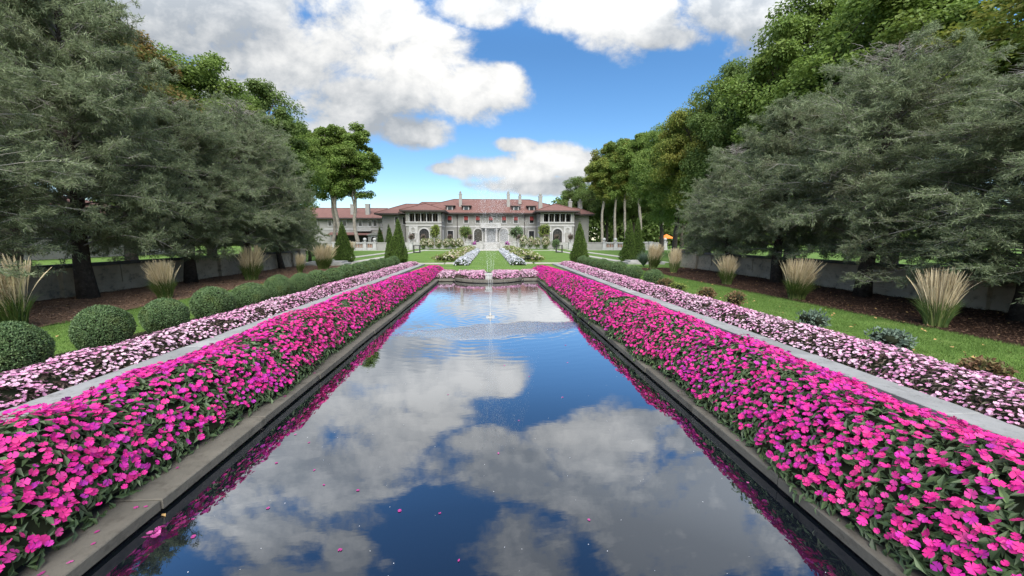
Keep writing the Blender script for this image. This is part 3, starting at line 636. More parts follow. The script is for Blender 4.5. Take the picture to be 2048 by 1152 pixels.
# ------------------------------------------------------------------ cone conifers
def cone_mesh(tips, n, L):
    mb = MB()
    for (cx_, cy_, R0, H, k) in tips:
        n_ = int(n * k); u = 1 - np.sqrt(rng.random(n_)); az = rng.random(n_) * 2 * pi
        rad = R0 * (1 - u) ** .85 * (.88 + .24 * (vnoise(az * 2.2 + cx_ * 9 + 6, u * 9 + 3) - .5) * 2) * np.clip(.75 + u * 3, 0, 1)
        nx, ny = np.cos(az), np.sin(az)
        rr = rad * rng.uniform(.8, 1.06, n_)
        p = np.stack([cx_ + nx * rr, cy_ + ny * rr, u * H + .03], -1)
        d = unit(np.stack([nx * .55, ny * .55, np.full(n_, .9)], -1) + rng.normal(size=(n_, 3)) * .35); l = L * rng.uniform(.6, 1.3, n_)
        mb.scatter(*LEAF, p, frame_y(d, unit(np.stack([nx, ny, np.full(n_, .3)], -1) + rng.normal(size=(n_, 3)) * .5)), np.stack([l * .5, l, l], -1))
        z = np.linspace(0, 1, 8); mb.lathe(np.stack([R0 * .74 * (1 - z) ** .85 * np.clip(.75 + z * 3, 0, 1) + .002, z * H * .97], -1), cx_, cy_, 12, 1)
    return mb.mesh('foliage', ['arb', 'dark'])
def stemmesh(r, h):
    m = MB(); m.tube([(0, 0, -.1), (0, 0, h)], [r, r * .6], 7); return m.mesh('trunk', 'bark')
for (x, y, tips, lab) in ((-14.0, 38.0, [(0, 0, 1.05, 3.85, 1)], 'single clipped cone conifer left, nearest the plumed grasses'),
                          (-8.75, 37.6, [(.12, 0, .95, 4.15, 1), (-.72, .2, .62, 3.3, .5), (-.35, -.2, .75, 2.5, .4)], 'double peaked cone conifer at left edge of the parterre lawn'),
                          (8.3, 35.2, [(0, 0, .98, 3.75, 1)], 'single clipped cone conifer at right edge of the parterre lawn'),
                          (13.75, 36.4, [(-.35, 0, .95, 4.1, .9), (.5, .1, .92, 4.25, .9)], 'double peaked cone conifer right, behind the round shrubs')):
    t = thing('cone_conifer', lab, 'conifer', (x, y, 0), 'clipped cone conifers')
    put('foliage', cone_mesh(tips, 9000, .11), t); put('trunk', stemmesh(.12, 2.4), t)
for (x, y, h, lab) in ((-27.6, 100, 5.4, 'dark upright yew left in the dark cluster by the left house wing'), (-25.6, 101, 6.2, 'taller dark upright yew in the cluster by the left house wing'), (-23.6, 100.5, 5.0, 'dark upright yew closest to the left house wing')):
    t = thing('upright_yew', lab, 'conifer', (x, y, 0), 'dark upright yews'); put('foliage', cone_mesh([(0, 0, 1.2, h, .5)], 4000, .24), t); put('trunk', stemmesh(.12, 2.4), t)

# ------------------------------------------------------------------ trees
def yew_tree(H, R, base=1.1, nb=150, seed=0, spire=0.0, fm='yew', bare=.14):
    """loose dark conifer: trunk, arching limbs, twigs and flat sprays of needles; returns trunk, branch, foliage meshes"""
    r = np.random.default_rng(seed)
    tr = MB(); br = MB(); fo = MB()
    zt = np.linspace(-.15, H, 9); wob = np.cumsum(r.normal(size=(9, 2)) * .06, 0); wob[0] = 0
    tp = np.stack([wob[:, 0], wob[:, 1], zt], -1); tr.tube(tp, np.linspace(.185 + H * .008, .02, 9) * np.array([1.2] + [1] * 8), 9)
    P, Dr, TP, TD, TL = [], [], [], [], []
    for b in range(nb):
        u = (b + r.random()) / nb; z0 = base + (H - base) * u ** .95 * .98
        prof = (1 - u) ** .58 * (.70 + .30 * min(1, u * 5)) * r.uniform(.55, 1.15) + .05
        L = R * prof; az = b * 2.399 + r.normal() * .5
        dead = u > 1 - spire
        tx = np.interp(z0, zt, tp[:, 0]); ty = np.interp(z0, zt, tp[:, 1])
        k = 7; s = np.linspace(0, 1, k); rise = r.uniform(-.10, .75) + .35 * u; droop = r.uniform(.10, .42)
        bend = r.normal() * .35
        hx = L * s; zz = z0 + L * (rise * s - droop * s ** 2.2)
        a = az + bend * s
        pts = np.stack([tx + np.cos(a) * hx, ty + np.sin(a) * hx, np.maximum(zz, base * .9)], -1)
        br.tube(pts, np.linspace(.008 + L * .007, .004, k), 5, 0, False)
        nt_ = int(5 + L * 4.4)
        for q in range(nt_):
            f = r.uniform(.05, 1.0) ** .7; c = np.array([np.interp(f, s, pts[:, j]) for j in range(3)])
            side = 1 if q % 2 else -1; aa = az + bend * f + side * r.uniform(.35, 1.15)
            tl = (.35 + .45 * r.random()) * (1.25 - .55 * f) * (.5 + .17 * L)
            d = np.array([cos(aa), sin(aa), r.normal() * .6 + .06]); d /= np.linalg.norm(d)
            TP.append(c); TD.append(d); TL.append(tl)
            if dead or r.random() < bare: continue
            m = int(42 + 72 * tl)
            ff = r.random(m); P.append(c + d * (tl * ff)[:, None] + r.normal(size=(m, 3)) * np.array([.045, .045, .04]))
            dd = d * .6 + r.normal(size=(m, 3)) * .6 + np.array([0, 0, -.10]); Dr.append(dd)
    TP, TD, TL = np.array(TP), np.array(TD), np.array(TL); n = len(TP)
    thin = np.full(n, .013)
    br.scatter(*TWIG, TP, frame_y(TD, np.tile([0, 0, 1.], (n, 1))), np.stack([thin, TL * 1.15, thin], -1))
    P = np.concatenate(P); Dr = unit(np.concatenate(Dr)); n = len(P)
    L = r.uniform(.065, .165, n); up = unit(np.array([0, 0, .8]) + r.normal(size=(n, 3)) * .8)
    fo.scatter(*SPRAY, P, frame_y(Dr, up), np.stack([L * .55, L, L], -1))
    return tr.mesh('trunk', 'barkdark'), br.mesh('branches', 'twig'), fo.mesh('needles', fm)
YV = [yew_tree(10.0, 4.3, 1.5, 270, 1, .08), yew_tree(10.0, 4.2, 1.75, 260, 2, .16, bare=.2), yew_tree(10.0, 4.0, 1.6, 270, 3, .04)]
YL = yew_tree(7.0, 3.2, .8, 120, 5, 0.0, 'yewl', .06)
YT = [(-14.6, 9.6, 8.0, 4.2, 0, 'dark yew cut by the left frame edge'), (-15.0, 15.2, 11.4, 4.4, 2, 'tallest dark yew left, thick trunk in front of the garden wall'),
      (-15.3, 20.6, 8.9, 4.3, 0, 'dark yew left, second trunk behind the small feather grass'), (-15.4, 25.4, 10.6, 4.0, 1, 'left yew with thin bare grey spire on top'),
      (-15.7, 30.2, 9.0, 3.2, 2, 'left yew third from the house end, above the brownish feather grass'),
      (14.6, 5.2, 5.8, 3.6, 2, 'dark yew overhanging the right frame edge nearest the camera'), (14.4, 9.4, 6.8, 3.9, 0, 'dark yew at the right frame edge by the last wall panel'), (14.6, 14.1, 9.2, 4.2, 1, 'right yew with large bare grey top'),
      (14.8, 18.9, 8.9, 4.0, 2, 'right yew behind the leaning feather grass'), (15.2, 24.0, 8.0, 3.2, 1, 'right yew behind the gap in the feather grasses'), (17.0, 29.0, 7.0, 2.6, 0, 'smallest right yew just behind the far end of the wall')]
for (x, y, H, R, v, lab) in YT:
    tm, bm, fm = YV[v]
    t = thing('yew_tree', lab, 'tree', (x, y, 0), 'yews along the garden walls', rng.random() * 6.28, (R / 4.2, R / 4.2, H / 10.0))
    put('trunk', tm, t); put('branches', bm, t); put('needles', fm, t)
for (x, y, H, R, lab) in ((-17.9, 34.5, 6.8, 2.9, 'light green loose yew at the house end of the left row'), (-18.3, 40.5, 5.0, 2.1, 'small light green yew beyond the single left cone conifer')):
    t = thing('yew_tree', lab, 'tree', (x, y, 0), 'light green yews', rng.random() * 6, (R / 3.2, R / 3.2, H / 7.0))
    for nm, me in zip(('trunk', 'branches', 'needles'), YL): put(nm, me, t)

def maple_tree(H, R, clear, nclump, leaf, nper, seed, fm, bark='bark', forks=5, lean=.04, crown_low=None):
    r = np.random.default_rng(seed); tr = MB(); br = MB(); fo = MB()
    k = 8; z = np.linspace(-.2, H * (clear + .18), k); wob = np.cumsum(r.normal(size=(k, 2)) * lean * H * .12, 0); wob[0] = 0; wob[1] *= .4
    tp = np.stack([wob[:, 0], wob[:, 1], z], -1); r0 = (.018 if H < 25 else .0125) * H + .08
    tr.tube(tp, np.linspace(r0, r0 * .5, k) * np.array([1.35] + [1] * (k - 1)), 10)
    zc0 = H * (clear if crown_low is None else crown_low); zc = (zc0 + H) / 2; hz = (H - zc0) / 2
    C = []
    while len(C) < nclump:
        d = r.normal(size=3); d /= np.linalg.norm(d); q = r.random() ** .42 * .93 * (.80 + .28 * vnoise(np.arctan2(d[1], d[0]) * 1.5 + seed, d[2] * 2.2 + 7))
        wz = 1 - .25 * max(0, d[2]) - .12 * max(0, -d[2])
        C.append((d[0] * q * R * wz + tp[-1, 0], d[1] * q * R * wz + tp[-1, 1], zc + d[2] * q * hz))
    C = np.array(C); cr = r.uniform(.09, .19, len(C)) * R
    limbs = []
    for f in range(forks):
        a = f * 2 * pi / forks + r.normal() * .3; st = tp[k - 2 - (f % 3)]
        e = np.array([tp[-1, 0] + cos(a) * R * r.uniform(.3, .55), tp[-1, 1] + sin(a) * R * r.uniform(.3, .55), zc + hz * r.uniform(.1, .6)])
        mid = (st + e) / 2 + np.array([cos(a), sin(a), 0]) * R * -.08 + np.array([0, 0, .04 * H])
        t = np.linspace(0, 1, 7)[:, None]; pts = (1 - t) ** 2 * st + 2 * t * (1 - t) * mid + t ** 2 * e
        pts[1:-1] += r.normal(size=(5, 3)) * .012 * H
        br.tube(pts, np.linspace(r0 * .5, r0 * .12, 7), 7, 0, False); limbs.append(pts)
    e = np.array([tp[-1, 0], tp[-1, 1], H * .92]); pts = np.linspace(tp[-1], e, 6) + np.vstack([[0, 0, 0], r.normal(size=(5, 3)) * .012 * H])
    br.tube(pts, np.linspace(r0 * .5, r0 * .1, 6), 7, 0, False); limbs.append(pts)
    LP = np.concatenate(limbs)
    for c in C:
        d2 = np.linalg.norm(LP - c, axis=1) + .35 * np.maximum(0, LP[:, 2] - c[2]); a = LP[np.argmin(d2)]
        m = (a + c) / 2 + np.array([0, 0, .05 * np.linalg.norm(c - a)]) + r.normal(size=3) * .15
        br.tube([a, m, c], [r0 * .14, r0 * .09, r0 * .03], 4, 0, False)
    ci = np.repeat(np.arange(len(C)), nper); n = len(ci)
    d = unit(r.normal(size=(n, 3)) + np.array([0, 0, .35])); q = r.uniform(.35, 1.08, n)[:, None]
    P = C[ci] + d * q * cr[ci][:, None] * np.array([1.25, 1.25, .85])
    keep = r.random(n) < np.clip(.25 + .9 * vnoise(P[:, 0] * .9 + 20 + P[:, 2] * .5, P[:, 1] * .9 + 20 + P[:, 2] * .7), 0, 1); P, d = P[keep], d[keep]; n = len(P)
    ax = unit(d * np.array([1, 1, .3]) + r.normal(size=(n, 3)) * .6 + np.array([0, 0, -.45])); L = leaf * r.uniform(.6, 1.3, n)
    fo.scatter(*LEAF, P, frame_y(ax, unit(d + np.array([0, 0, .7]) + r.normal(size=(n, 3)) * .4)), np.stack([L * .85, L, L], -1))
    return tr.mesh('trunk', bark), br.mesh('branches', bark), fo.mesh('crown', fm)
MV = {'g': maple_tree(20, 7, .20, 150, .21, 820, 11, 'maple'), 'd': maple_tree(20, 7, .20, 150, .21, 820, 12, 'mapled'),
      'a': maple_tree(20, 7, .20, 150, .21, 820, 13, 'maplea'), 'y': maple_tree(20, 7, .22, 150, .21, 820, 14, 'mapley'),
      'tg': maple_tree(26, 6, .42, 130, .30, 620, 15, 'maple', 'barkpale', 5, .05, .42), 'td': maple_tree(26, 6, .40, 125, .30, 600, 16, 'maple', 'barkpale', 5, .06, .38),
      'ty': maple_tree(26, 6, .40, 100, .30, 560, 17, 'mapley', 'barkpale', 4, .06, .42)}
HB = {'g': 20, 'd': 20, 'a': 20, 'y': 20, 'tg': 26, 'td': 26, 'ty': 26}; RBs = {'g': 7, 'd': 7, 'a': 7, 'y': 7, 'tg': 6, 'td': 6, 'ty': 6}
TR = [(-25, 13, 19, 8, 'd', 'broad maple behind the left frame edge yews'), (-25.5, 22, 18.5, 7.5, 'd', 'dark maple between the tallest yew and the orange tinted maple'), (-25.5, 29, 18.6, 6.5, 'a', 'orange tinted maple rising behind the tallest left yew'),
      (-26, 38, 19.4, 7, 'g', 'green maple left, second behind the wall from the orange tinted one'), (-25.5, 46, 20, 6.8, 'd', 'dark green rounded maple left, nearest the gap of sky'),
      (-29, 58, 20, 6.5, 'g', 'light green maple behind the left yews near the tall group'),
      (-41, 80, 25, 6.5, 'td', 'tall maple at the left end of the group before the house annex'),
      (-38, 84, 26, 7, 'tg', 'tall slim trunked maple left of the single left cone conifer'), (-34.5, 88, 26, 6.5, 'td', 'tall slim trunked maple, second of the group before the house annex'),
      (-32.3, 86, 26.5, 6.5, 'tg', 'tall pale trunked maple with curved trunk before the house annex'), (-28.4, 86, 26.5, 6.8, 'td', 'tall maple overhanging the house annex with blue sky on its right'),
      (25, 5, 21, 8, 'y', 'yellowing maple beyond the right frame edge'), (25, 14, 15.5, 7.5, 'y', 'yellow green maple high behind the right frame edge yew'), (24.8, 22.5, 18, 7.5, 'g', 'large maple behind the right yew with bare top'),
      (24.8, 30.5, 22, 7.0, 'g', 'tallest green maple on the right, reaching above the frame'), (25.2, 39, 20.5, 6.6, 'd', 'dark maple in the right row left of the tallest one'), (25.8, 47, 20, 6.5, 'y', 'yellow tinted maple in the right row'),
      (27.5, 56, 20.5, 6.5, 'g', 'green maple in the right row at the edge of the blue sky'), (30, 66, 22, 6.5, 'g', 'green maple with a leaning pale trunk above the orange parasol'),
      (27.5, 93, 25.5, 5.5, 'ty', 'slim forked trunk maple nearest the right house wing'), (30.3, 92, 26, 5.5, 'tg', 'straight pale trunked maple, second from the right house wing'),
      (33.0, 92, 26.5, 5.5, 'ty', 'forked pale trunked maple, third from the right house wing'), (35.5, 90, 27.5, 6.5, 'tg', 'pale trunked maple behind the double peaked right cone'), (40, 88, 26, 6.5, 'td', 'dark maple right of the pale trunked group'),
      (33, 108, 23, 8, 'd', 'dark maple behind the pale trunked group on the right'), (42, 112, 24, 9, 'd', 'dark maple far behind the parasol'), (27, 118, 22, 7, 'd', 'dark maple behind the right house chimney'), (53, 104, 22, 8, 'd', 'dark maple at far right behind the yews')]
for (x, y, H, R, v, lab) in TR:
    t = thing('maple_tree', lab, 'tree', (x, y, 0), 'maples around the garden', rng.random() * 6.28, (R / RBs[v], R / RBs[v], H / HB[v]))
    for nm, me in zip(('trunk', 'branches', 'crown'), MV[v]): put(nm, me, t)
FT = maple_tree(14, 6, .2, 60, .6, 200, 21, 'mapled')
for (x, y, H, R, lab) in ((-24, 140, 16, 7, 'far treetop left of the house roof ridge'), (-30, 145, 15.5, 6, 'far low treetop beyond the link roof'), (-16, 150, 16, 6, 'far treetop peeping over the left house roof'), (20, 140, 17, 7, 'far treetop over the right house roof')):
    t = thing('far_tree', lab, 'tree', (x, y, 0), 'treetops behind the house', rng.random() * 6, (R / 6, R / 6, H / 14))
    for nm, me in zip(('trunk', 'branches', 'crown'), FT): put(nm, me, t)
# far woods that close the horizon
mb = MB(); n = 60000
xs = rng.uniform(-260, 260, n); xs = np.where((xs > -66) & (xs < 25), rng.uniform(25, 120, n), xs); ys = 128 + rng.random(n) * 26 + np.abs(xs) * .05
hz = 12 + 9 * vnoise(xs * .11 + 30, ys * .02); zz = rng.random(n) ** .7 * hz
p = np.stack([xs, ys, zz], -1); L = rng.uniform(.8, 1.8, n)
mb.scatter(*LEAF, p, frame_y(unit(rng.normal(size=(n, 3)) + np.array([0, -.3, -.3])), unit(rng.normal(size=(n, 3)) + np.array([0, -.5, .8]))), np.stack([L * .8, L, L], -1))
for sx in (-1, 1):
    for z0, z1, y0, y1 in ((0, 11, 150, 175),): mb.box(*sorted((sx * 50, sx * 300)), y0, y1, z0, z1, 1)
kind(build('distant_woods', mb, ['mapled', 'dark']), 'stuff')

# ------------------------------------------------------------------ garden walls
def garden_wall(x, y0, y1, sgn, label):
    """wall parallel to the pool; sgn = +1 when its garden face looks towards -x"""
    t = thing('garden_wall', label, 'wall', (x, (y0 + y1) / 2, 0), 'stone garden walls'); oy = (y0 + y1) / 2
    f = -sgn
    mb = MB(); mb.box(-.16, .16, y0 - oy, y1 - oy, -.1, 1.12); build('wall', mb, 'wall', t)
    mb = MB(); a, b = sorted((f * .161, f * .24)); mb.box(a, b, y0 - oy, y1 - oy, -.1, .26); mb.box(*sorted((f * .161, f * .20)), y0 - oy, y1 - oy, .261, .36); build('plinth', mb, 'wall', t)
    mb = MB(); mb.box(-.26, .26, y0 - oy, y1 - oy, 1.122, 1.19); mb.box(-.21, .21, y0 - oy, y1 - oy, 1.191, 1.25); build('cap', mb, 'wallcap', t)
    y = y0 + .6; k = 0
    while y < y1:
        mb = MB(); big = k % 2 == 0; hw = .42 if big else .06; d = .34 if big else .215
        mb.box(*sorted((f * .1605, f * d)), y - hw - oy, y + hw - oy, .362 if not big else -.1, 1.118)
        if big: mb.box(*sorted((f * .1602, f * (d + .06))), y - hw - .06 - oy, y + hw + .06 - oy, -.11, .3)
        build('pilaster' if big else 'panel_rib', mb, 'wall', t); y += 2.15; k += 1
    if True:
        mb = MB(); mb.box(-.45, .45, y1 - oy, y1 + .9 - oy, -.1, 1.32); mb.box(-.52, .52, y1 - .07 - oy, y1 + .97 - oy, 1.322, 1.42); build('end_pier', mb, 'wall', t)
garden_wall(-16.35, -2, 33.6, -1, 'low grey stone garden wall with panels behind the left yews')
garden_wall(15.95, -2, 31.0, 1, 'low grey stone garden wall with panels behind the right yews')
for sx, nm in ((-1, 'left'), (1, 'right')):
    mb = MB(); mb.box(-1.7, 1.7, -.9, .9, -.05, .16); mb.box(-1.4, 1.4, -.6, .9, .161, .3)
    tag(build('stone_step', mb, 'stone', loc=(sx * 14.2, 34.9, 0)), f'low two level pale stone step at the house end of the {nm} mulch bed', 'step', 'low stone steps')
# white balustrades with ball finials
def balustrade(x0, x1, y, bays, label, balls, lattice):
    t = thing('balustrade', label, 'balustrade', ((x0 + x1) / 2, y, 0), 'white stone balustrades'); ox = (x0 + x1) / 2
    def pier(x):
        mb = MB(); mb.box(-.42, .42, -.42, .42, -.1, .45); mb.box(-.34, .34, -.34, .34, .451, 1.55); mb.box(-.44, .44, -.44, .44, 1.551, 1.72)
        p_ = build('pier', mb, 'trim', t, loc=(x - ox, 0, 0))
        if x in balls:
            mb = MB(); th = np.linspace(0, pi, 10); mb.lathe(np.stack([np.sin(th) * .36 + .001, -np.cos(th) * .36 + 2.2], -1)); mb.lathe([(.22, 1.722), (.14, 1.8), (.18, 1.9)])
            build('ball_finial', mb, 'trim', p_)
    for x in bays: pier(x)
    for a, b in zip(bays[:-1], bays[1:]):
        a2, b2 = a - ox + .345, b - ox - .345
        if (a, b) in lattice:
            mb = MB(); mb.box(a2, b2, -.2, .2, -.1, .5); build('bottom_rail', mb, 'trim', t)
            mb = MB(); mb.box(a2, b2, -.22, .22, 1.35, 1.6); build('top_rail', mb, 'trim', t)
            mb = MB(); nB = max(3, int((b2 - a2) / .34)); mb.box(a2, b2, .05, .09, .501, 1.349)
            build('lattice_panel', mb, 'lattice', t)
            for k in range(nB):
                mb = MB(); mb.lathe([(.05, .502), (.09, .7), (.05, 1.0), (.08, 1.2), (.05, 1.348)], a2 + (k + .5) * (b2 - a2) / nB, -.06, 8); build('baluster', mb, 'trim', t)
        else:
            mb = MB(); mb.box(a2, b2, -.18, .18, -.1, 1.45); mb.box(a2, b2, -.25, .25, 1.451, 1.6); build('wall_panel', mb, 'stuccopale', t)
balustrade(-36.5, -20.9, 83.5, [-36.5, -32.5, -28.6, -26.2, -24.2, -20.9], 'white stone balustrade with ball finials in front of the left annex', (-26.2, -24.2), ((-28.6, -26.2), (-26.2, -24.2), (-32.5, -28.6)))
balustrade(20.5, 38.5, 83.0, [20.5, 24.9, 27.4, 31.6, 35.2, 38.5], 'white stone balustrade with ball finials below the pale trunked maples', (24.9, 27.4, 38.5), ((24.9, 27.4), (27.4, 31.6)))
# black metal frames on the lawn corners
for x, lab in ((-12.2, 'black metal frame stand at the far left lawn corner'), (12.0, 'black metal frame stand at the far right lawn corner')):
    t = thing('frame_stand', lab, 'frame stand', (x, 66, 0), 'black frame stands')
    for sx in (-1, 1):
        for sy in (-1, 1):
            mb = MB(); mb.box(sx * .5 - .05, sx * .5 + .05, sy * .35 - .05, sy * .35 + .05, 0, 1.15); build('post', mb, 'iron', t)
    mb = MB()
    mb.box(-.56, .56, -.41, -.30, 1.151, 1.25); mb.box(-.56, .56, .30, .41, 1.151, 1.25); mb.box(-.55, -.45, -.30, .30, 1.152, 1.24); mb.box(.45, .55, -.30, .30, 1.152, 1.24); build('top_frame', mb, 'iron', t)
    mb = MB(); mb.box(-.56, .56, -.46, .46, -.02, .12); build('base', mb, 'iron', t)

# ------------------------------------------------------------------ the house
house = thing('mansion', 'large grey stucco mansion with red tile roof, white trim and two projecting wings', 'house', (.3, 103, 0))
HX, HY = .3, 103.0
def hb(name, boxes, m, parent=house, lab=None):
    mb = MB()
    for (x0, x1, y0, y1, z0, z1) in boxes: mb.box(x0 - HX, x1 - HX, y0 - HY, y1 - HY, z0, z1)
    o = build(name, mb, m, parent)
    if lab: o['label'] = lab
    return o
def hip(name, x0, x1, y0, y1, ze, rx0, rx1, ry0, ry1, zr, parent=house, ov=.35):
    mb = MB(); v = [(x0, y0, ze), (x1, y0, ze), (x1, y1, ze), (x0, y1, ze), (rx0, ry0, zr), (rx1, ry0 if rx1 != rx0 else ry1, zr)]
    if rx0 == rx1: v[5] = (rx0, ry1, zr); f = [(0, 1, 4), (2, 3, 5)]; q = [(1, 2, 5, 4), (3, 0, 4, 5)]
    else: f = [(1, 2, 5), (3, 0, 4)]; q = [(0, 1, 5, 4), (2, 3, 4, 5)]
    v = np.array(v) - np.array([HX, HY, 0]); mb.add(v, [f, q])
    mb.box(x0 - HX, x1 - HX, y0 - HY, y1 - HY, ze - ov, ze - .02, 1)
    # ridge caps
    for a, b in ((0, 4), (1, 4 if rx0 == rx1 else 5), (4, 5)): mb.tube([v[a] + [0, 0, .04], v[b] + [0, 0, .04]], .12, 5, 2)
    return build(name, mb, ['rooftile', 'eave', 'rooftile'], parent)
def window(x, z0, z1, w_, y, awn=False, parent=house, fr=.22, pane='glass', nm='window', mull=True):
    t = put(nm, None, parent, (x - HX, y - HY, 0)); h = w_ / 2
    mb = MB(); mb.box(-h, h, -.02, .02, z0, z1); build('pane', mb, pane, t)
    mb = MB(); mb.box(-h - fr, -h, -.10, .02, z0 - fr, z1 + fr); mb.box(h, h + fr, -.10, .02, z0 - fr, z1 + fr); mb.box(-h, h, -.11, .02, z1, z1 + fr); mb.box(-h, h, -.13, .02, z0 - fr, z0); build('frame', mb, 'trim', t)
    if mull:
        mb = MB(); mb.box(-.03, .03, -.05, -.021, z0, z1); mb.box(-h, h, -.05, -.021, (z0 + z1) / 2 - .03, (z0 + z1) / 2 + .03); build('sash', mb, 'eave', t)
    if awn:
        mb = MB(); d = .55; za, zb_ = z1 - .02, z1 - .52 * (z1 - z0)
        mb.add([(-h, -.12, za), (h, -.12, za), (h, -d, zb_), (-h, -d, zb_), (-h, -.14, za - .05), (h, -.14, za - .05), (h, -d, zb_ - .18), (-h, -d, zb_ - .18)], [[(0, 1, 2, 3), (3, 2, 6, 7), (5, 4, 7, 6), (0, 3, 7, 4), (2, 1, 5, 6)]])
        build('awning', mb, 'awning', t)
    return t
def arch(x, z0, zs, w_, y, fr=.30, pane='glass', bars=True, nm='arched_window', parent=house):
    t = put(nm, None, parent, (x - HX, y - HY, 0)); h = w_ / 2; a = np.linspace(0, pi, 13)
    mb = MB(); v = [(-h, -.02, z0), (h, -.02, z0)] + [(h * cos(q), -.02, zs + h * sin(q)) for q in a]; mb.add(v, [tuple(range(len(v)))]); build('pane', mb, pane, t)
    mb = MB()
    for d0, d1 in ((h, h + fr),):
        vi = [(d0 * cos(q), zs + d0 * sin(q)) for q in a]; vo = [(d1 * cos(q), zs + d1 * sin(q)) for q in a]
        vv = [(p[0], -.14, p[1]) for p in vi] + [(p[0], -.14, p[1]) for p in vo] + [(p[0], .02, p[1]) for p in vi] + [(p[0], .02, p[1]) for p in vo]; n = 13; f = []
        for i in range(n - 1): f += [(i, i + 1, n + i + 1, n + i), (n + i, n + i + 1, 3 * n + i + 1, 3 * n + i), (i + 1, i, 2 * n + i, 2 * n + i + 1)]
        mb.add(vv, [f]); mb.box(-h - fr, -h, -.14, .02, z0, zs); mb.box(h, h + fr, -.14, .02, z0, zs)
    build('frame', mb, 'trim', t)
    if bars:
        mb = MB()
        for q in (-.5, 0, .5): mb.box(q * h - .035, q * h + .035, -.07, -.03, z0, zs + h * math.sqrt(1 - q * q) - .02)
        mb.box(-h + .01, h - .01, -.075, -.025, zs - .05, zs + .05); mb.box(-h + .01, h - .01, -.075, -.025, z0 + (zs - z0) * .5 - .03, z0 + (zs - z0) * .5 + .03)
        for q in (.45,):
            pts = [(h * q * cos(k), -.05, zs + h * q * sin(k)) for k in a]; mb.tube(pts, .035, 5)
        build('bars', mb, 'iron' if pane != 'grillepane' else 'grille', t)
    return t
MT['grillepane'] = mat('glazed_grille', (.12, .125, .13), .3, .5, noise=((.26, .27, .28), 3.5, .42, .6))
# main block
hb('wall', [(-21.5, 22.2, 103.0, 118, 0, 8.75)], 'stucco')
hb('terrace', [(-21, 22, 92.3, 102.99, -.05, 1.5)], 'stone')
hb('string_course', [(-11.3, 12.4, 102.88, 102.999, 5.35, 5.75)], 'trim')
hip('main_roof', -23.2, 24.0, 101.6, 120.4, 9.1, -9.8, 11.5, 111, 111, 13.35)
hip('rear_roof', -22.0, -6.0, 102.4, 119.4, 9.12, -18.6, -8, 110.4, 110.4, 12.45)
for x in (-10.29, -6.05, -2.99, .42, 3.9, 7.03, 11.21): window(x, 6.55, 8.3, 1.0, 102.985, True)
for x in (-10.2, 11.2): window(x, 2.0, 4.45, 1.35, 102.985, nm='door_window')
for x in (-2.97, 3.9): arch(x, 1.5, 4.0, 2.05, 102.985, pane='glass' if x < 0 else 'grillepane')
arch(.48, 1.5, 4.0, 2.1, 102.985, pane='grillepane', nm='front_door')
b = put('balcony', None, house)
hb('slab', [(-2.15, 3.0, 101.4, 102.87, 5.15, 5.45)], 'trim', b); hb('rail', [(-2.15, 3.0, 101.4, 101.6, 6.25, 6.5)], 'trim', b)
for x in (-2.1, -.95, 1.95, 2.85): hb('post', [(x - .14, x + .14, 101.38, 101.66, 5.452, 6.52)], 'trim', b)
for k in range(12): hb('baluster', [(-.7 + k * .2, -.6 + k * .2, 101.45, 101.55, 5.452, 6.248)], 'trim', b)
hb('balustrade_panel', [(-1.9, -1.2, 101.46, 101.54, 5.452, 6.248)], 'trim', b); hb('balustrade_panel', [(2.2, 2.7, 101.46, 101.54, 5.452, 6.248)], 'trim', b)
for x in (-.92, 1.93):
    mb = MB(); mb.lathe([(.24, 1.5), (.24, 1.8), (.17, 1.85), (.15, 4.5), (.2, 4.6), (.26, 5.148)], x - HX, 101.75 - HY, 10); build('column', mb, 'trim', house)
for x in (-8.35, 9.35):
    mb = MB(); mb.tube([(x - HX, 102.86 - HY, 1.5), (x - HX, 102.86 - HY, 8.7)], .09, 6); mb.box(x - .17 - HX, x + .17 - HX, 102.7 - HY, 102.98 - HY, 7.7, 8.3); build('downpipe', mb, 'eave', house)
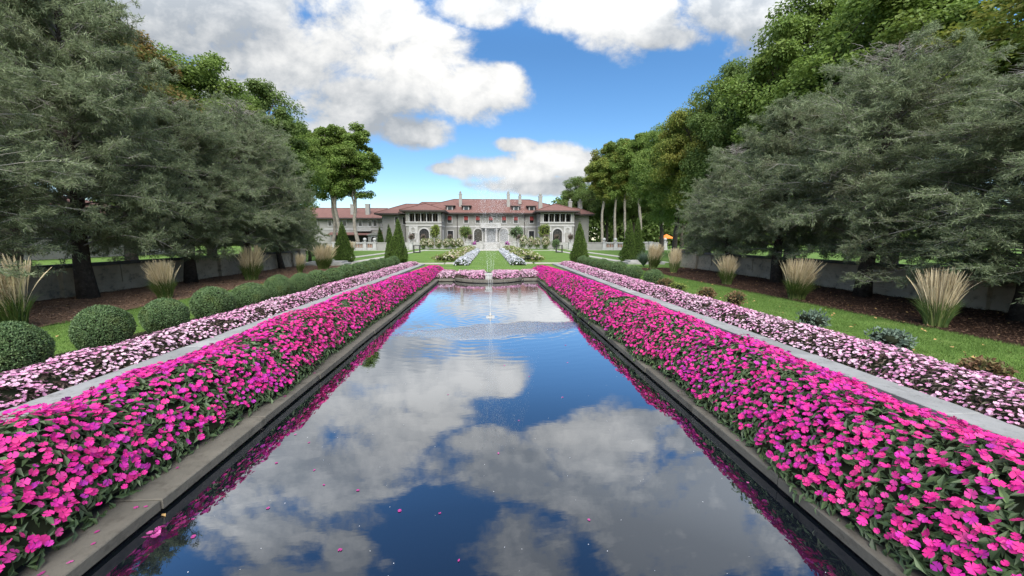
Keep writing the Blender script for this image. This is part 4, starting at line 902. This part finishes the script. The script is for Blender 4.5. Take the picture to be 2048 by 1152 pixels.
# wings
def wing(x0, x1, arch_x, side_x, blind, sgn):
    hb('wing_wall', [(x0, x1, 95.0, 102.99, 0, 6.35), (x0, x1, 95.0, 95.4, 8.42, 8.8), (x0, x1, 99.0, 102.98, 6.352, 8.8),
                     (x0, x0 + .75, 95.01, 98.99, 6.352, 8.418), (x1 - .75, x1, 95.01, 98.99, 6.352, 8.418)], 'stucco')
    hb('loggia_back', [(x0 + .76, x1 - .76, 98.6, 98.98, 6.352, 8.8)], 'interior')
    hb('sill_course', [(x0 - .05, x1 + .05, 94.86, 94.998, 6.2, 6.5)], 'trim'); hb('string_course', [(x0 - .06, x1 + .06, 94.84, 94.997, 5.4, 5.72)], 'trim')
    hb('lintel', [(x0 - .04, x1 + .04, 94.88, 94.998, 8.4, 8.6)], 'trim')
    a, b_ = x0 + .78, x1 - .78; n = 5; wd = (b_ - a) / n
    for k in range(n + 1):
        x = a + k * wd; mb = MB(); mb.lathe([(.2, 6.502), (.13, 6.6), (.12, 8.1), (.2, 8.39)], x - HX, 95.1 - HY, 8); build('loggia_column', mb, 'trim', house)
    for k in range(n):
        x = a + k * wd; hb('curtain', [(x + .2, x + .55, 97.6, 97.7, 6.36, 8.4)] + ([(x + wd - .4, x + wd - .15, 97.6, 97.7, 6.36, 8.4)] if k % 2 else []), 'curtain')
        window(x + wd / 2, 6.7, 8.2, .7, 98.58, fr=.1, nm='loggia_window')
    arch(arch_x, 1.5, 3.66, 2.3, 94.985, fr=.32, nm='arched_door')
    hb('pale_panel', [(side_x - 1.0, side_x + 1.0, 94.90, 94.998, 3.9, 5.398)], 'trim')
    mb = MB(); th = np.linspace(0, 2 * pi, 18)[:-1]
    mb.tube([(side_x - HX + .46 * cos(q), 94.89 - HY, 4.66 + .46 * sin(q)) for q in np.linspace(0, 2 * pi, 18)], .09, 5, 0, False); mb.add([(side_x - HX + .43 * cos(q), 94.885 - HY, 4.66 + .43 * sin(q)) for q in th], [tuple(range(17))], 1)
    build('medallion', mb, ['trim', 'stucco'], house)
    if blind: hb('blind_panel', [(side_x - .75, side_x + .75, 94.94, 94.996, 1.6, 3.86)], 'stuccopale')
    else: window(side_x, 2.4, 3.75, .75, 94.985)
    for x in (side_x - 1.0, side_x + 1.0, arch_x - 1.75, arch_x + 1.75):
        mb = MB(); mb.lathe([(.22, 1.5), (.15, 1.7), (.14, 3.6), (.2, 3.86)], x - HX, 94.72 - HY, 8); build('column', mb, 'trim', house)
    for sx in (-1, 1):
        xx = arch_x + sx * 1.75; hb('pilaster', [(xx - .22, xx + .22, 94.91, 94.997, 3.862, 5.397)], 'trim')
    xr = x1 if sgn > 0 else x0
    for y in (96.5, 98.2):
        hb('return_trim', [tuple(sorted((xr, xr + sgn * .08))) + (y - .5, y + .5, 6.55, 8.4)], 'trim'); hb('return_pane', [tuple(sorted((xr + sgn * .081, xr + sgn * .12))) + (y - .35, y + .35, 6.7, 8.2)], 'curtain')
        hb('return_trim', [tuple(sorted((xr, xr + sgn * .08))) + (y - .5, y + .5, 1.6, 4.6)], 'trim')
    hb('return_course', [tuple(sorted((xr, xr + sgn * .07))) + (95.0, 102.8, 5.4, 5.72)], 'trim')
    for x in (x0 - .06, x1 + .06):
        mb = MB(); mb.tube([(x - HX, 94.9 - HY, 1.5), (x - HX, 94.9 - HY, 8.6)], .07, 6); build('downpipe', mb, 'eave', house)
wing(-20.0, -11.5, -15.68, -18.3, False, 1)
wing(12.45, 20.9, 16.75, 19.3, True, -1)
hip('wing_roof', -21.2, -10.4, 93.7, 106, 9.15, -15.9, -15.9, 99.3, 107, 11.15)
hip('wing_roof', 11.3, 22.1, 93.7, 106, 9.15, 16.8, 16.8, 99.3, 107, 11.2)
# link and rear parts
hb('link_wall', [(-28.0, -21.51, 104, 116, 0, 8.7)], 'stuccopale'); hip('link_roof', -29.6, -19.5, 102.6, 117.5, 8.95, -23.0, -19.0, 110, 110, 11.9)
for x in (-24.2, -22.2): window(x, 6.2, 8.0, .8, 103.985)
hb('side_wall', [(22.21, 27.0, 104.5, 116, 0, 8.7)], 'stuccopale'); hip('side_roof', 21, 28.2, 103.2, 117.3, 8.95, 23.0, 25.0, 110, 110, 11.0)
window(24.8, 2.0, 4.6, .8, 104.485)
# dormers and chimneys
def dormer(x, y=103.3, z=9.84):
    t = put('dormer', None, house, (x - HX, y - HY, z))
    mb = MB(); mb.box(-.95, .95, 0, 2.6, 0, 1.05); build('cheek', mb, 'eave', t)
    mb = MB(); mb.box(-.48, .48, -.04, -.002, .12, .92); build('pane', mb, 'glass', t)
    mb = MB(); mb.box(-.75, -.5, -.07, -.001, .05, .98); mb.box(.5, .75, -.07, -.001, .05, .98); build('frame', mb, 'trim', t)
    mb = MB(); v = [(-1.35, -.45, 1.052), (1.35, -.45, 1.052), (1.35, 3.2, 1.25), (-1.35, 3.2, 1.25), (-1.35, -.45, 1.20), (1.35, -.45, 1.20), (.7, .4, 1.55), (-.7, .4, 1.55), (.7, 3.2, 1.6), (-.7, 3.2, 1.6), (1.35, 3.2, 1.3), (-1.35, 3.2, 1.3)]
    mb.add(v, [[(0, 1, 5, 4)], [(4, 5, 6, 7), (7, 6, 8, 9), (5, 10, 8, 6), (11, 4, 7, 9)], [(3, 2, 1, 0)]], 0); mb.box(-1.36, 1.36, -.46, -.40, 1.03, 1.21, 1); build('roof', mb, ['rooftile', 'eave'], t)
for x in (-10.25, -6.0, 7.1, 11.25): dormer(x)
def chimney(x, y, z0, z1, w_=.75, pot=True, parent=house):
    t = put('chimney', None, parent, (x - HX, y - HY, 0)); h = w_ / 2; top = z1 - (.95 if pot else .3)
    mb = MB(); mb.box(-h, h, -h, h, z0, top); build('stack', mb, 'stuccopale', t)
    mb = MB(); mb.box(-h - .08, h + .08, -h - .08, h + .08, top + .001, top + .2); build('cap', mb, 'trim', t)
    if pot: mb = MB(); mb.lathe([(h * .75, top + .2), (h * .72, top + .6), (h * .5, z1 - .15), (h * .2, z1)], 0, 0, 10); build('pot', mb, 'stucco', t)
chimney(-7.65, 106, 10.5, 15.1, .78); chimney(5.2, 106, 10.5, 15.1, .85); chimney(8.45, 107.5, 11.8, 14.75, .8); chimney(13.25, 101, 9.6, 14.1, .95); chimney(22.9, 110, 10, 13.6, .95, True); chimney(26.1, 111.5, 9, 13.7, 1.1, True)
# annex on the left
annex = thing('house_annex', 'long two storey service annex with red roof left of the mansion', 'house', (HX, HY, 0))
hb('wall', [(-62, -28.3, 112, 124, 0, 8.0)], 'stuccopale', annex); hip('roof', -63.5, -27.0, 110.7, 125.3, 8.2, -58, -30, 118, 118, 11.3, annex)
for x in (-56, -52.5, -48.5, -44.5, -40.45, -36.2, -33.5, -32.1, -29.85): window(x, 6.0, 7.6, .85, 111.985, parent=annex)
hb('string_course', [(-62, -28.3, 111.9, 111.998, 4.9, 5.3)], 'trim', annex)
b = put('balcony', None, annex); hb('slab', [(-37.6, -33.0, 110.6, 111.89, 4.5, 4.75)], 'trim', b); hb('rail', [(-37.6, -33.0, 110.6, 110.8, 5.6, 5.8)], 'trim', b)
for k in range(14): hb('baluster', [(-37.5 + k * .34, -37.35 + k * .34, 110.64, 110.76, 4.752, 5.598)], 'trim', b)
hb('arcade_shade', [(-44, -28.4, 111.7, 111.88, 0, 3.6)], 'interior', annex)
mb = MB(); v = np.array([(-44.5, 109.6, 3.55), (-28.0, 109.6, 3.55), (-28.0, 111.88, 4.2), (-44.5, 111.88, 4.2), (-44.5, 109.6, 3.4), (-28.0, 109.6, 3.4), (-28, 111.88, 3.62), (-44.5, 111.88, 3.62)]) - np.array([HX, HY, 0]); mb.add(v, [[(0, 1, 2, 3), (1, 0, 4, 5), (5, 4, 7, 6), (0, 3, 7, 4), (2, 1, 5, 6)]]); build('porch_roof', mb, 'rooftile', annex)
pz = put('porch', None, annex)
hb('front', [(-32.4, -29.4, 105.9, 109.5, 0, 3.3)], 'stuccopale', pz); arch(-30.9, 0.3, 2.3, 1.35, 105.885, fr=.15, bars=False, pane='interior', nm='archway', parent=pz)
mb = MB(); v = np.array([(-32.8, 105.6, 3.3), (-29.0, 105.6, 3.3), (-30.9, 105.6, 4.15), (-32.8, 109.5, 3.3), (-29.0, 109.5, 3.3), (-30.9, 109.5, 4.15)]) - np.array([HX, HY, 0]); mb.add(v, [[(0, 1, 2), (5, 4, 3)], [(1, 4, 5, 2), (3, 0, 2, 5), (0, 3, 4, 1)]]); build('gable_roof', mb, 'stuccopale', pz)
chimney(-38.6, 113.5, 8, 12.2, 1.0, False, annex); chimney(-34.4, 113.5, 8, 12.3, 1.1, False, annex)
# white house glimpsed through the left yews
nb = thing('neighbour_house', 'pale house with red roof glimpsed through the left yews', 'house', (-58, 48, 0))
mb = MB(); mb.box(-9, 9, -22, 16, 0, 5.2); build('wall', mb, 'stuccopale', nb)
mb = MB(); mb.add([(-10, -23, 5.2), (10, -23, 5.2), (10, 17, 5.2), (-10, 17, 5.2), (0, -15, 8.2), (0, 9, 8.2)], [[(0, 1, 4), (2, 3, 5)], [(1, 2, 5, 4), (3, 0, 4, 5), (3, 2, 1, 0)]]); build('roof', mb, 'rooftile', nb)
for k in range(6):
    mb = MB(); mb.box(9.001, 9.05, -19 + k * 6, -17.6 + k * 6, 1.4, 3.6); build('window', mb, 'glass', nb)
# steps, piers, urns and shrubs before the house
t = thing('stone_steps', 'wide grey stone steps leading up to the front door', 'steps', (.45, 88, 0))
mb = MB()
for k in range(7): mb.box(-1.75, 1.75, -1.0 + k * .55, 4.29, -.05 + k * .215 + (.001 if k else 0), (k + 1) * .215)
build('treads', mb, 'stone', t)
for (x, lab) in ((-4.9, 'left of purple flowers'), (-1.8, 'between purple flowers and steps, left'), (2.75, 'between purple flowers and steps, right'), (5.7, 'right of purple flowers')):
    mb = MB(); mb.box(-.36, .36, -.36, .36, -.05, 1.68); mb.box(-.45, .45, -.45, .45, 1.681, 1.86)
    tag(build('stone_pier', mb, 'stone', loc=(x, 87.6, 0)), 'square stone pier below the house front, ' + lab, 'pier', 'stone piers beside the steps')
for (x, nm) in ((-3.35, 'left'), (4.2, 'right')):
    mb = MB(); mb.box(-1.1, 1.1, -.25, .25, -.05, 1.0)
    tag(build('low_wall', mb, 'stone', loc=(x, 87.8, 0)), f'low stone wall holding purple flowers, {nm} of the steps', 'wall', 'low walls by the steps')
    bush('purple_flowers', f'clump of purple flowers on the low wall {nm} of the steps', 'plant', x, 88.3, 1.25, .5, 1.75, 'impleaf', 'purple', 500, 420, .16, .24, 'purple flower clumps')
hp = bush_mesh('hyd', 1, 1, 1, 1500, .14, 'grassgreen', 'cream', 520, .15)
for k, x in enumerate((-14.8, -13.2, -11.5, -9.8, -8.1, -6.5)):
    bush('hydrangea', f'cream flowered hydrangea, {ords[k]} from the left in the row under the left wing', 'shrub', x, 88 + rng.normal() * .3, 1.25, 1.1, 2.0 + rng.normal() * .12, 'grassgreen', group='hydrangeas before the house', proto=hp)
for k, (x, h) in enumerate(((7.6, 2.7), (9.3, 2.4), (11.0, 2.3), (12.7, 2.45))):
    bush('hydrangea', f'cream flowered hydrangea, {ords[k]} from the steps in the row on the right', 'shrub', x, 88.2, 1.3, 1.1, h, 'grassgreen', group='hydrangeas before the house', proto=hp)
bush('dome_shrub', 'dark green dome shaped shrub before the right house wing', 'shrub', 15.3, 88, 1.7, 1.5, 2.15, 'boxleaf', None, 2500, 0, .2)
def small_tree(x, y, z, r, h, m, lab, grp):
    t = thing('small_tree', lab, 'tree', (x, y, z), grp)
    fol, _ = bush_mesh('st', r, r, h * .8, 1500, .34, m, lumps=9); put('crown', fol, t, (0, 0, h * .2)); put('trunk', stemmesh(.09, h * .6), t)
small_tree(-12.4, 91.5, 1.5, 1.35, 3.9, 'limeleaf', 'bright green small tree before the left wing arch', 'small trees on the house terrace')
small_tree(-5.7, 93, 1.5, 1.9, 3.6, 'grassgreen', 'spreading dark green small tree left of the front arches', 'small trees on the house terrace')
small_tree(6.5, 93, 1.5, 1.9, 3.7, 'boxleaf', 'spreading dark green small tree right of the front arches', 'small trees on the house terrace')
small_tree(12.9, 91.5, 1.5, 1.5, 4.2, 'limeleaf', 'bright green small tree next to the right wing arch', 'small trees on the house terrace')
ub = bush_mesh('urnb', 1, 1, 1, 700, .2, 'brownleaf', lumps=8)
for (x, y, lab) in ((-17.4, 87.5, 'brown leafed urn plant at the outer corner of left wing'), (-15.1, 89.5, 'brown leafed urn plant before the left wing arch'), (-9.2, 90.5, 'brown leafed urn plant beside the left door window'), (-4.6, 91.5, 'brown leafed urn plant under the left terrace tree'),
                    (7.0, 91.5, 'brown leafed urn plant under the right terrace tree'), (13.0, 89.5, 'brown leafed urn plant under the right bright green tree'), (15.9, 91.5, 'brown leafed urn plant before the right wing arch'), (18.4, 87.5, 'brown leafed urn plant at the outer corner of right wing')):
    t = thing('urn_planter', lab, 'planter', (x, y, 0), 'brown planted urns')
    mb = MB(); mb.box(-.35, .35, -.35, .35, -.05, 1.5); mb.box(-.45, .45, -.45, .45, 1.501, 1.62); build('pedestal', mb, 'trim', t)
    mb = MB(); mb.lathe([(.2, 1.621), (.12, 1.75), (.36, 2.0), (.42, 2.15)], 0, 0, 12); build('urn', mb, 'stone', t)
    put('foliage', ub[0], t, (0, 0, 1.95), 0, (.85, .85, 1.25))

# ------------------------------------------------------------------ far right: parasol and cars
t = thing('parasol', 'orange parasol standing beyond the right balustrade', 'parasol', (42.0, 90, 0))
mb = MB(); mb.lathe([(1.75, 2.45), (1.72, 2.6), (.9, 3.05), (.05, 3.45)], 0, 0, 8, smooth=False); build('canopy', mb, 'orange', t)
mb = MB(); mb.tube([(0, 0, 0), (0, 0, 3.4)], .04, 6); build('pole', mb, 'float', t)
mb = MB(); mb.lathe([(.5, .7), (.5, .76)], 1.0, .3, 12); mb.tube([(1.0, .3, 0), (1.0, .3, .7)], .05, 6); tag(build('patio_table', mb, 'iron', loc=(42, 90, 0)), 'dark round patio table beside the orange parasol', 'table')
t = thing('parked_car', 'white car parked left of the orange parasol', 'car', (38.7, 95, 0), None, .3)
mb = MB(); v = []
prof = [(-2.1, .45), (-2.15, .8), (-1.5, 1.0), (-.9, 1.55), (.7, 1.6), (1.5, 1.05), (2.1, .95), (2.15, .45)]
for y in (-.85, .85):
    for (x, z) in prof: v.append((x, y, z))
n = len(prof); mb.add(v, [tuple(range(n)), tuple(range(2 * n - 1, n - 1, -1)), [(i, n + i, n + (i + 1) % n, (i + 1) % n) for i in range(n)]]); build('body', mb, 'carwhite', t)
mb = MB(); mb.box(-.95, .8, -.862, -.853, 1.08, 1.48); build('window', mb, 'glass', t)
for x in (-1.35, 1.35):
    mb = MB(); a = np.linspace(0, 2 * pi, 15)[:-1]; v = [(x + .34 * cos(q), yy, .34 + .34 * sin(q)) for yy in (-.88, -.7) for q in a]; mb.add(v, [tuple(range(14)), tuple(range(27, 13, -1)), [(i, 14 + i, 14 + (i + 1) % 14, (i + 1) % 14) for i in range(14)]]); build('wheel', mb, 'tyre', t)

# ------------------------------------------------------------------ fountain
t = thing('fountain_float', 'small white floating fountain head in the middle of the pool', 'fountain', (.05, 11.42, -.12))
mb = MB(); mb.box(-.125, .125, -.09, .09, -.02, .022); mb.box(-.10, .10, -.07, .07, .023, .034); build('float', mb, 'float', t)
mb = MB(); mb.lathe([(.05, .035), (.036, .07), (.026, .10), (.016, .14), (.006, .15)], 0, 0, 10); build('nozzle', mb, 'stone', t)
mb = MB()
OCT = (np.array([(1, 0, 0), (-1, 0, 0), (0, 1, 0), (0, -1, 0), (0, 0, 1), (0, 0, -1)], float), [[(0, 2, 4), (2, 1, 4), (1, 3, 4), (3, 0, 4), (2, 0, 5), (1, 2, 5), (3, 1, 5), (0, 3, 5)]])
P, Sz = [], []
g_ = 9.81
for j in range(34):
    a = rng.random() * 2 * pi; ang = RAD(2.2 + 3.2 * rng.random()) if j > 5 else RAD(.6); v0 = math.sqrt(2 * g_ * (3.75 + rng.normal() * .25)); wx, wy = .34, -.42
    T = 2 * v0 * cos(ang) / g_; m = 230; tt = rng.random(m) * T
    sp_ = .006 + .055 * (tt / T) ** .8
    x = v0 * sin(ang) * cos(a) * tt * .8 + wx * (tt / T) ** 2 * .9 * T; y = v0 * sin(ang) * sin(a) * tt * .8 + wy * (tt / T) ** 2 * .9 * T; z = v0 * cos(ang) * tt - .5 * g_ * tt ** 2
    p = np.stack([x, y, z], -1) + rng.normal(size=(m, 3)) * sp_[:, None]; p = p[p[:, 2] > 0]; P.append(p); Sz.append(rng.uniform(.0021, .0050, len(p)) * (.40 + .60 * np.clip(p[:, 2] / 2.5, 0, 1)))
P = np.concatenate(P); Sz = np.concatenate(Sz)
mb.scatter(*OCT, P, frame_zn(rng.normal(size=(len(P), 3))), np.stack([Sz, Sz, Sz * 1.6], -1))
for j in range(5):
    a = j * 1.256; ang = RAD(3.5); v0 = 8.3; tt = np.linspace(0, .22, 8)
    mb.tube(np.stack([v0 * sin(ang) * cos(a) * tt, v0 * sin(ang) * sin(a) * tt, v0 * tt - 4.9 * tt ** 2], -1), np.linspace(.0026, .0014, 8), 5)
o = build('fountain_spray', mb, 'drop', loc=(.05, 11.42, .0)); kind(o, 'stuff')
# spout block of the bowed pool end
mb = MB(); mb.box(-.17, .17, -.2, .3, -.05, .30); mb.box(-.21, .21, -.24, .34, .301, .36)
tag(build('spout_block', mb, 'stone', loc=(-.02, 21.0, 0)), 'small stone spout block in the middle of bowed pool end', 'spout')

# ------------------------------------------------------------------ fallen petals
pm = []
for k in range(6):
    q = MB(); q.scatter(*BLOOMS[k], np.zeros((1, 3)), np.eye(3)[None], np.ones(1)); pm.append(q.mesh('fallen_blossom', 'deadpetal'))
FL = [(-1.75, 3.75), (-1.55, 3.5), (-2.05, 4.3), (-2.3, 4.5), (-1.9, 3.2), (-2.2, 3.9), (.12, 3.95), (.85, 2.9), (-.4, 3.05), (-.75, 3.1), (-1.2, 3.4), (1.1, 5.4), (.7, 6.3), (1.5, 7.0), (.3, 6.9), (2.4, 4.0), (2.5, 3.3), (2.55, 4.9), (-2.5, 5.4), (-2.45, 3.1), (-2.3, 2.9), (-1.1, 2.7), (-.2, 2.55), (2.3, 6.2), (-2.6, 6.6), (1.7, 8.2), (-.6, 5.6), (.4, 4.7)]
for j, (x, y) in enumerate(FL):
    s_ = rng.uniform(.025, .045)
    tag(put('fallen_blossom', pm[j % 6], None, (x, y, -.116), rng.random() * 6, (s_, s_ * rng.uniform(.5, 1), s_ * .3)), 'small fallen pink blossom floating on the dark pool', 'petal', 'pink blossoms floating on the pool')
for j in range(34):
    sx = -1 if j < 20 else 1; y = 2.2 + 9 * rng.random() ** 1.5; x = PX0 - rng.uniform(.03, .34) if sx < 0 else PX1 + rng.uniform(.03, .24); s_ = rng.uniform(.03, .05)
    tag(put('fallen_blossom', pm[j % 6], None, (x, y, .006), rng.random() * 6, (s_, s_ * .7, s_ * .3)), 'wilted pink blossom lying on the stone pool edge', 'petal', 'wilted blossoms on the pool edge')
mb = MB(); n = 9
mb.scatter(*BLOOMS[2], np.stack([rng.normal(size=n) * .028, rng.normal(size=n) * .028, .01 + rng.random(n) * .02], -1), frame_zn(rng.normal(size=(n, 3)) * .4 + np.array([0, 0, 1])), rng.uniform(.04, .055, n))
tag(build('blossom_clump', mb, 'deadpetal', loc=(-2.62, 2.92, -.116)), 'clump of fallen magenta blossoms floating near the left pool edge', 'petals')
mb = MB(); mb.scatter(*LEAF, [(0, 0, 0)], np.eye(3)[None], np.array([[.03, .08, .05]])); tag(build('dry_leaf', mb, 'yellowleaf', loc=(-2.70, 3.14, -.114), rz=1.0), 'curled tan leaf floating beside the fallen blossom clump', 'leaf')
n = 120; mb = MB(); p = np.stack([rng.uniform(-2.6, 2.6, n), 2.3 + 6.5 * rng.random(n) ** 1.4, np.full(n, -.117)], -1)
mb.scatter(*DIAM, p, frame_zn(np.tile([0, 0, 1.], (n, 1)) + rng.normal(size=(n, 3)) * .05), rng.uniform(.004, .010, n)); kind(build('floating_specks', mb, 'white'), 'stuff')
# weedy growth spilling onto the coping
mb = MB(); n = 2600; sx = np.where(rng.random(n) < .5, -1, 1); y = 1.5 + 20 * rng.random(n) ** 1.3
keep = vnoise(y * 1.6, sx * 9 + 20.) > .45; y, sx = y[keep], sx[keep]; n = len(y)
x = np.where(sx < 0, PX0 - .20 - rng.random(n) * .25, PX1 + .14 + rng.random(n) * .25)
d = unit(np.stack([-sx * rng.uniform(0, 1, n), rng.normal(size=n) * .6, rng.uniform(.0, .6, n)], -1)); L = rng.uniform(.03, .08, n)
mb.scatter(*LEAF, np.stack([x, y, rng.uniform(.005, .05, n)], -1), frame_y(d, np.tile([0, 0, 1.], (n, 1))), np.stack([L * .4, L, L], -1)); kind(build('edge_weeds', mb, 'weed'), 'stuff')
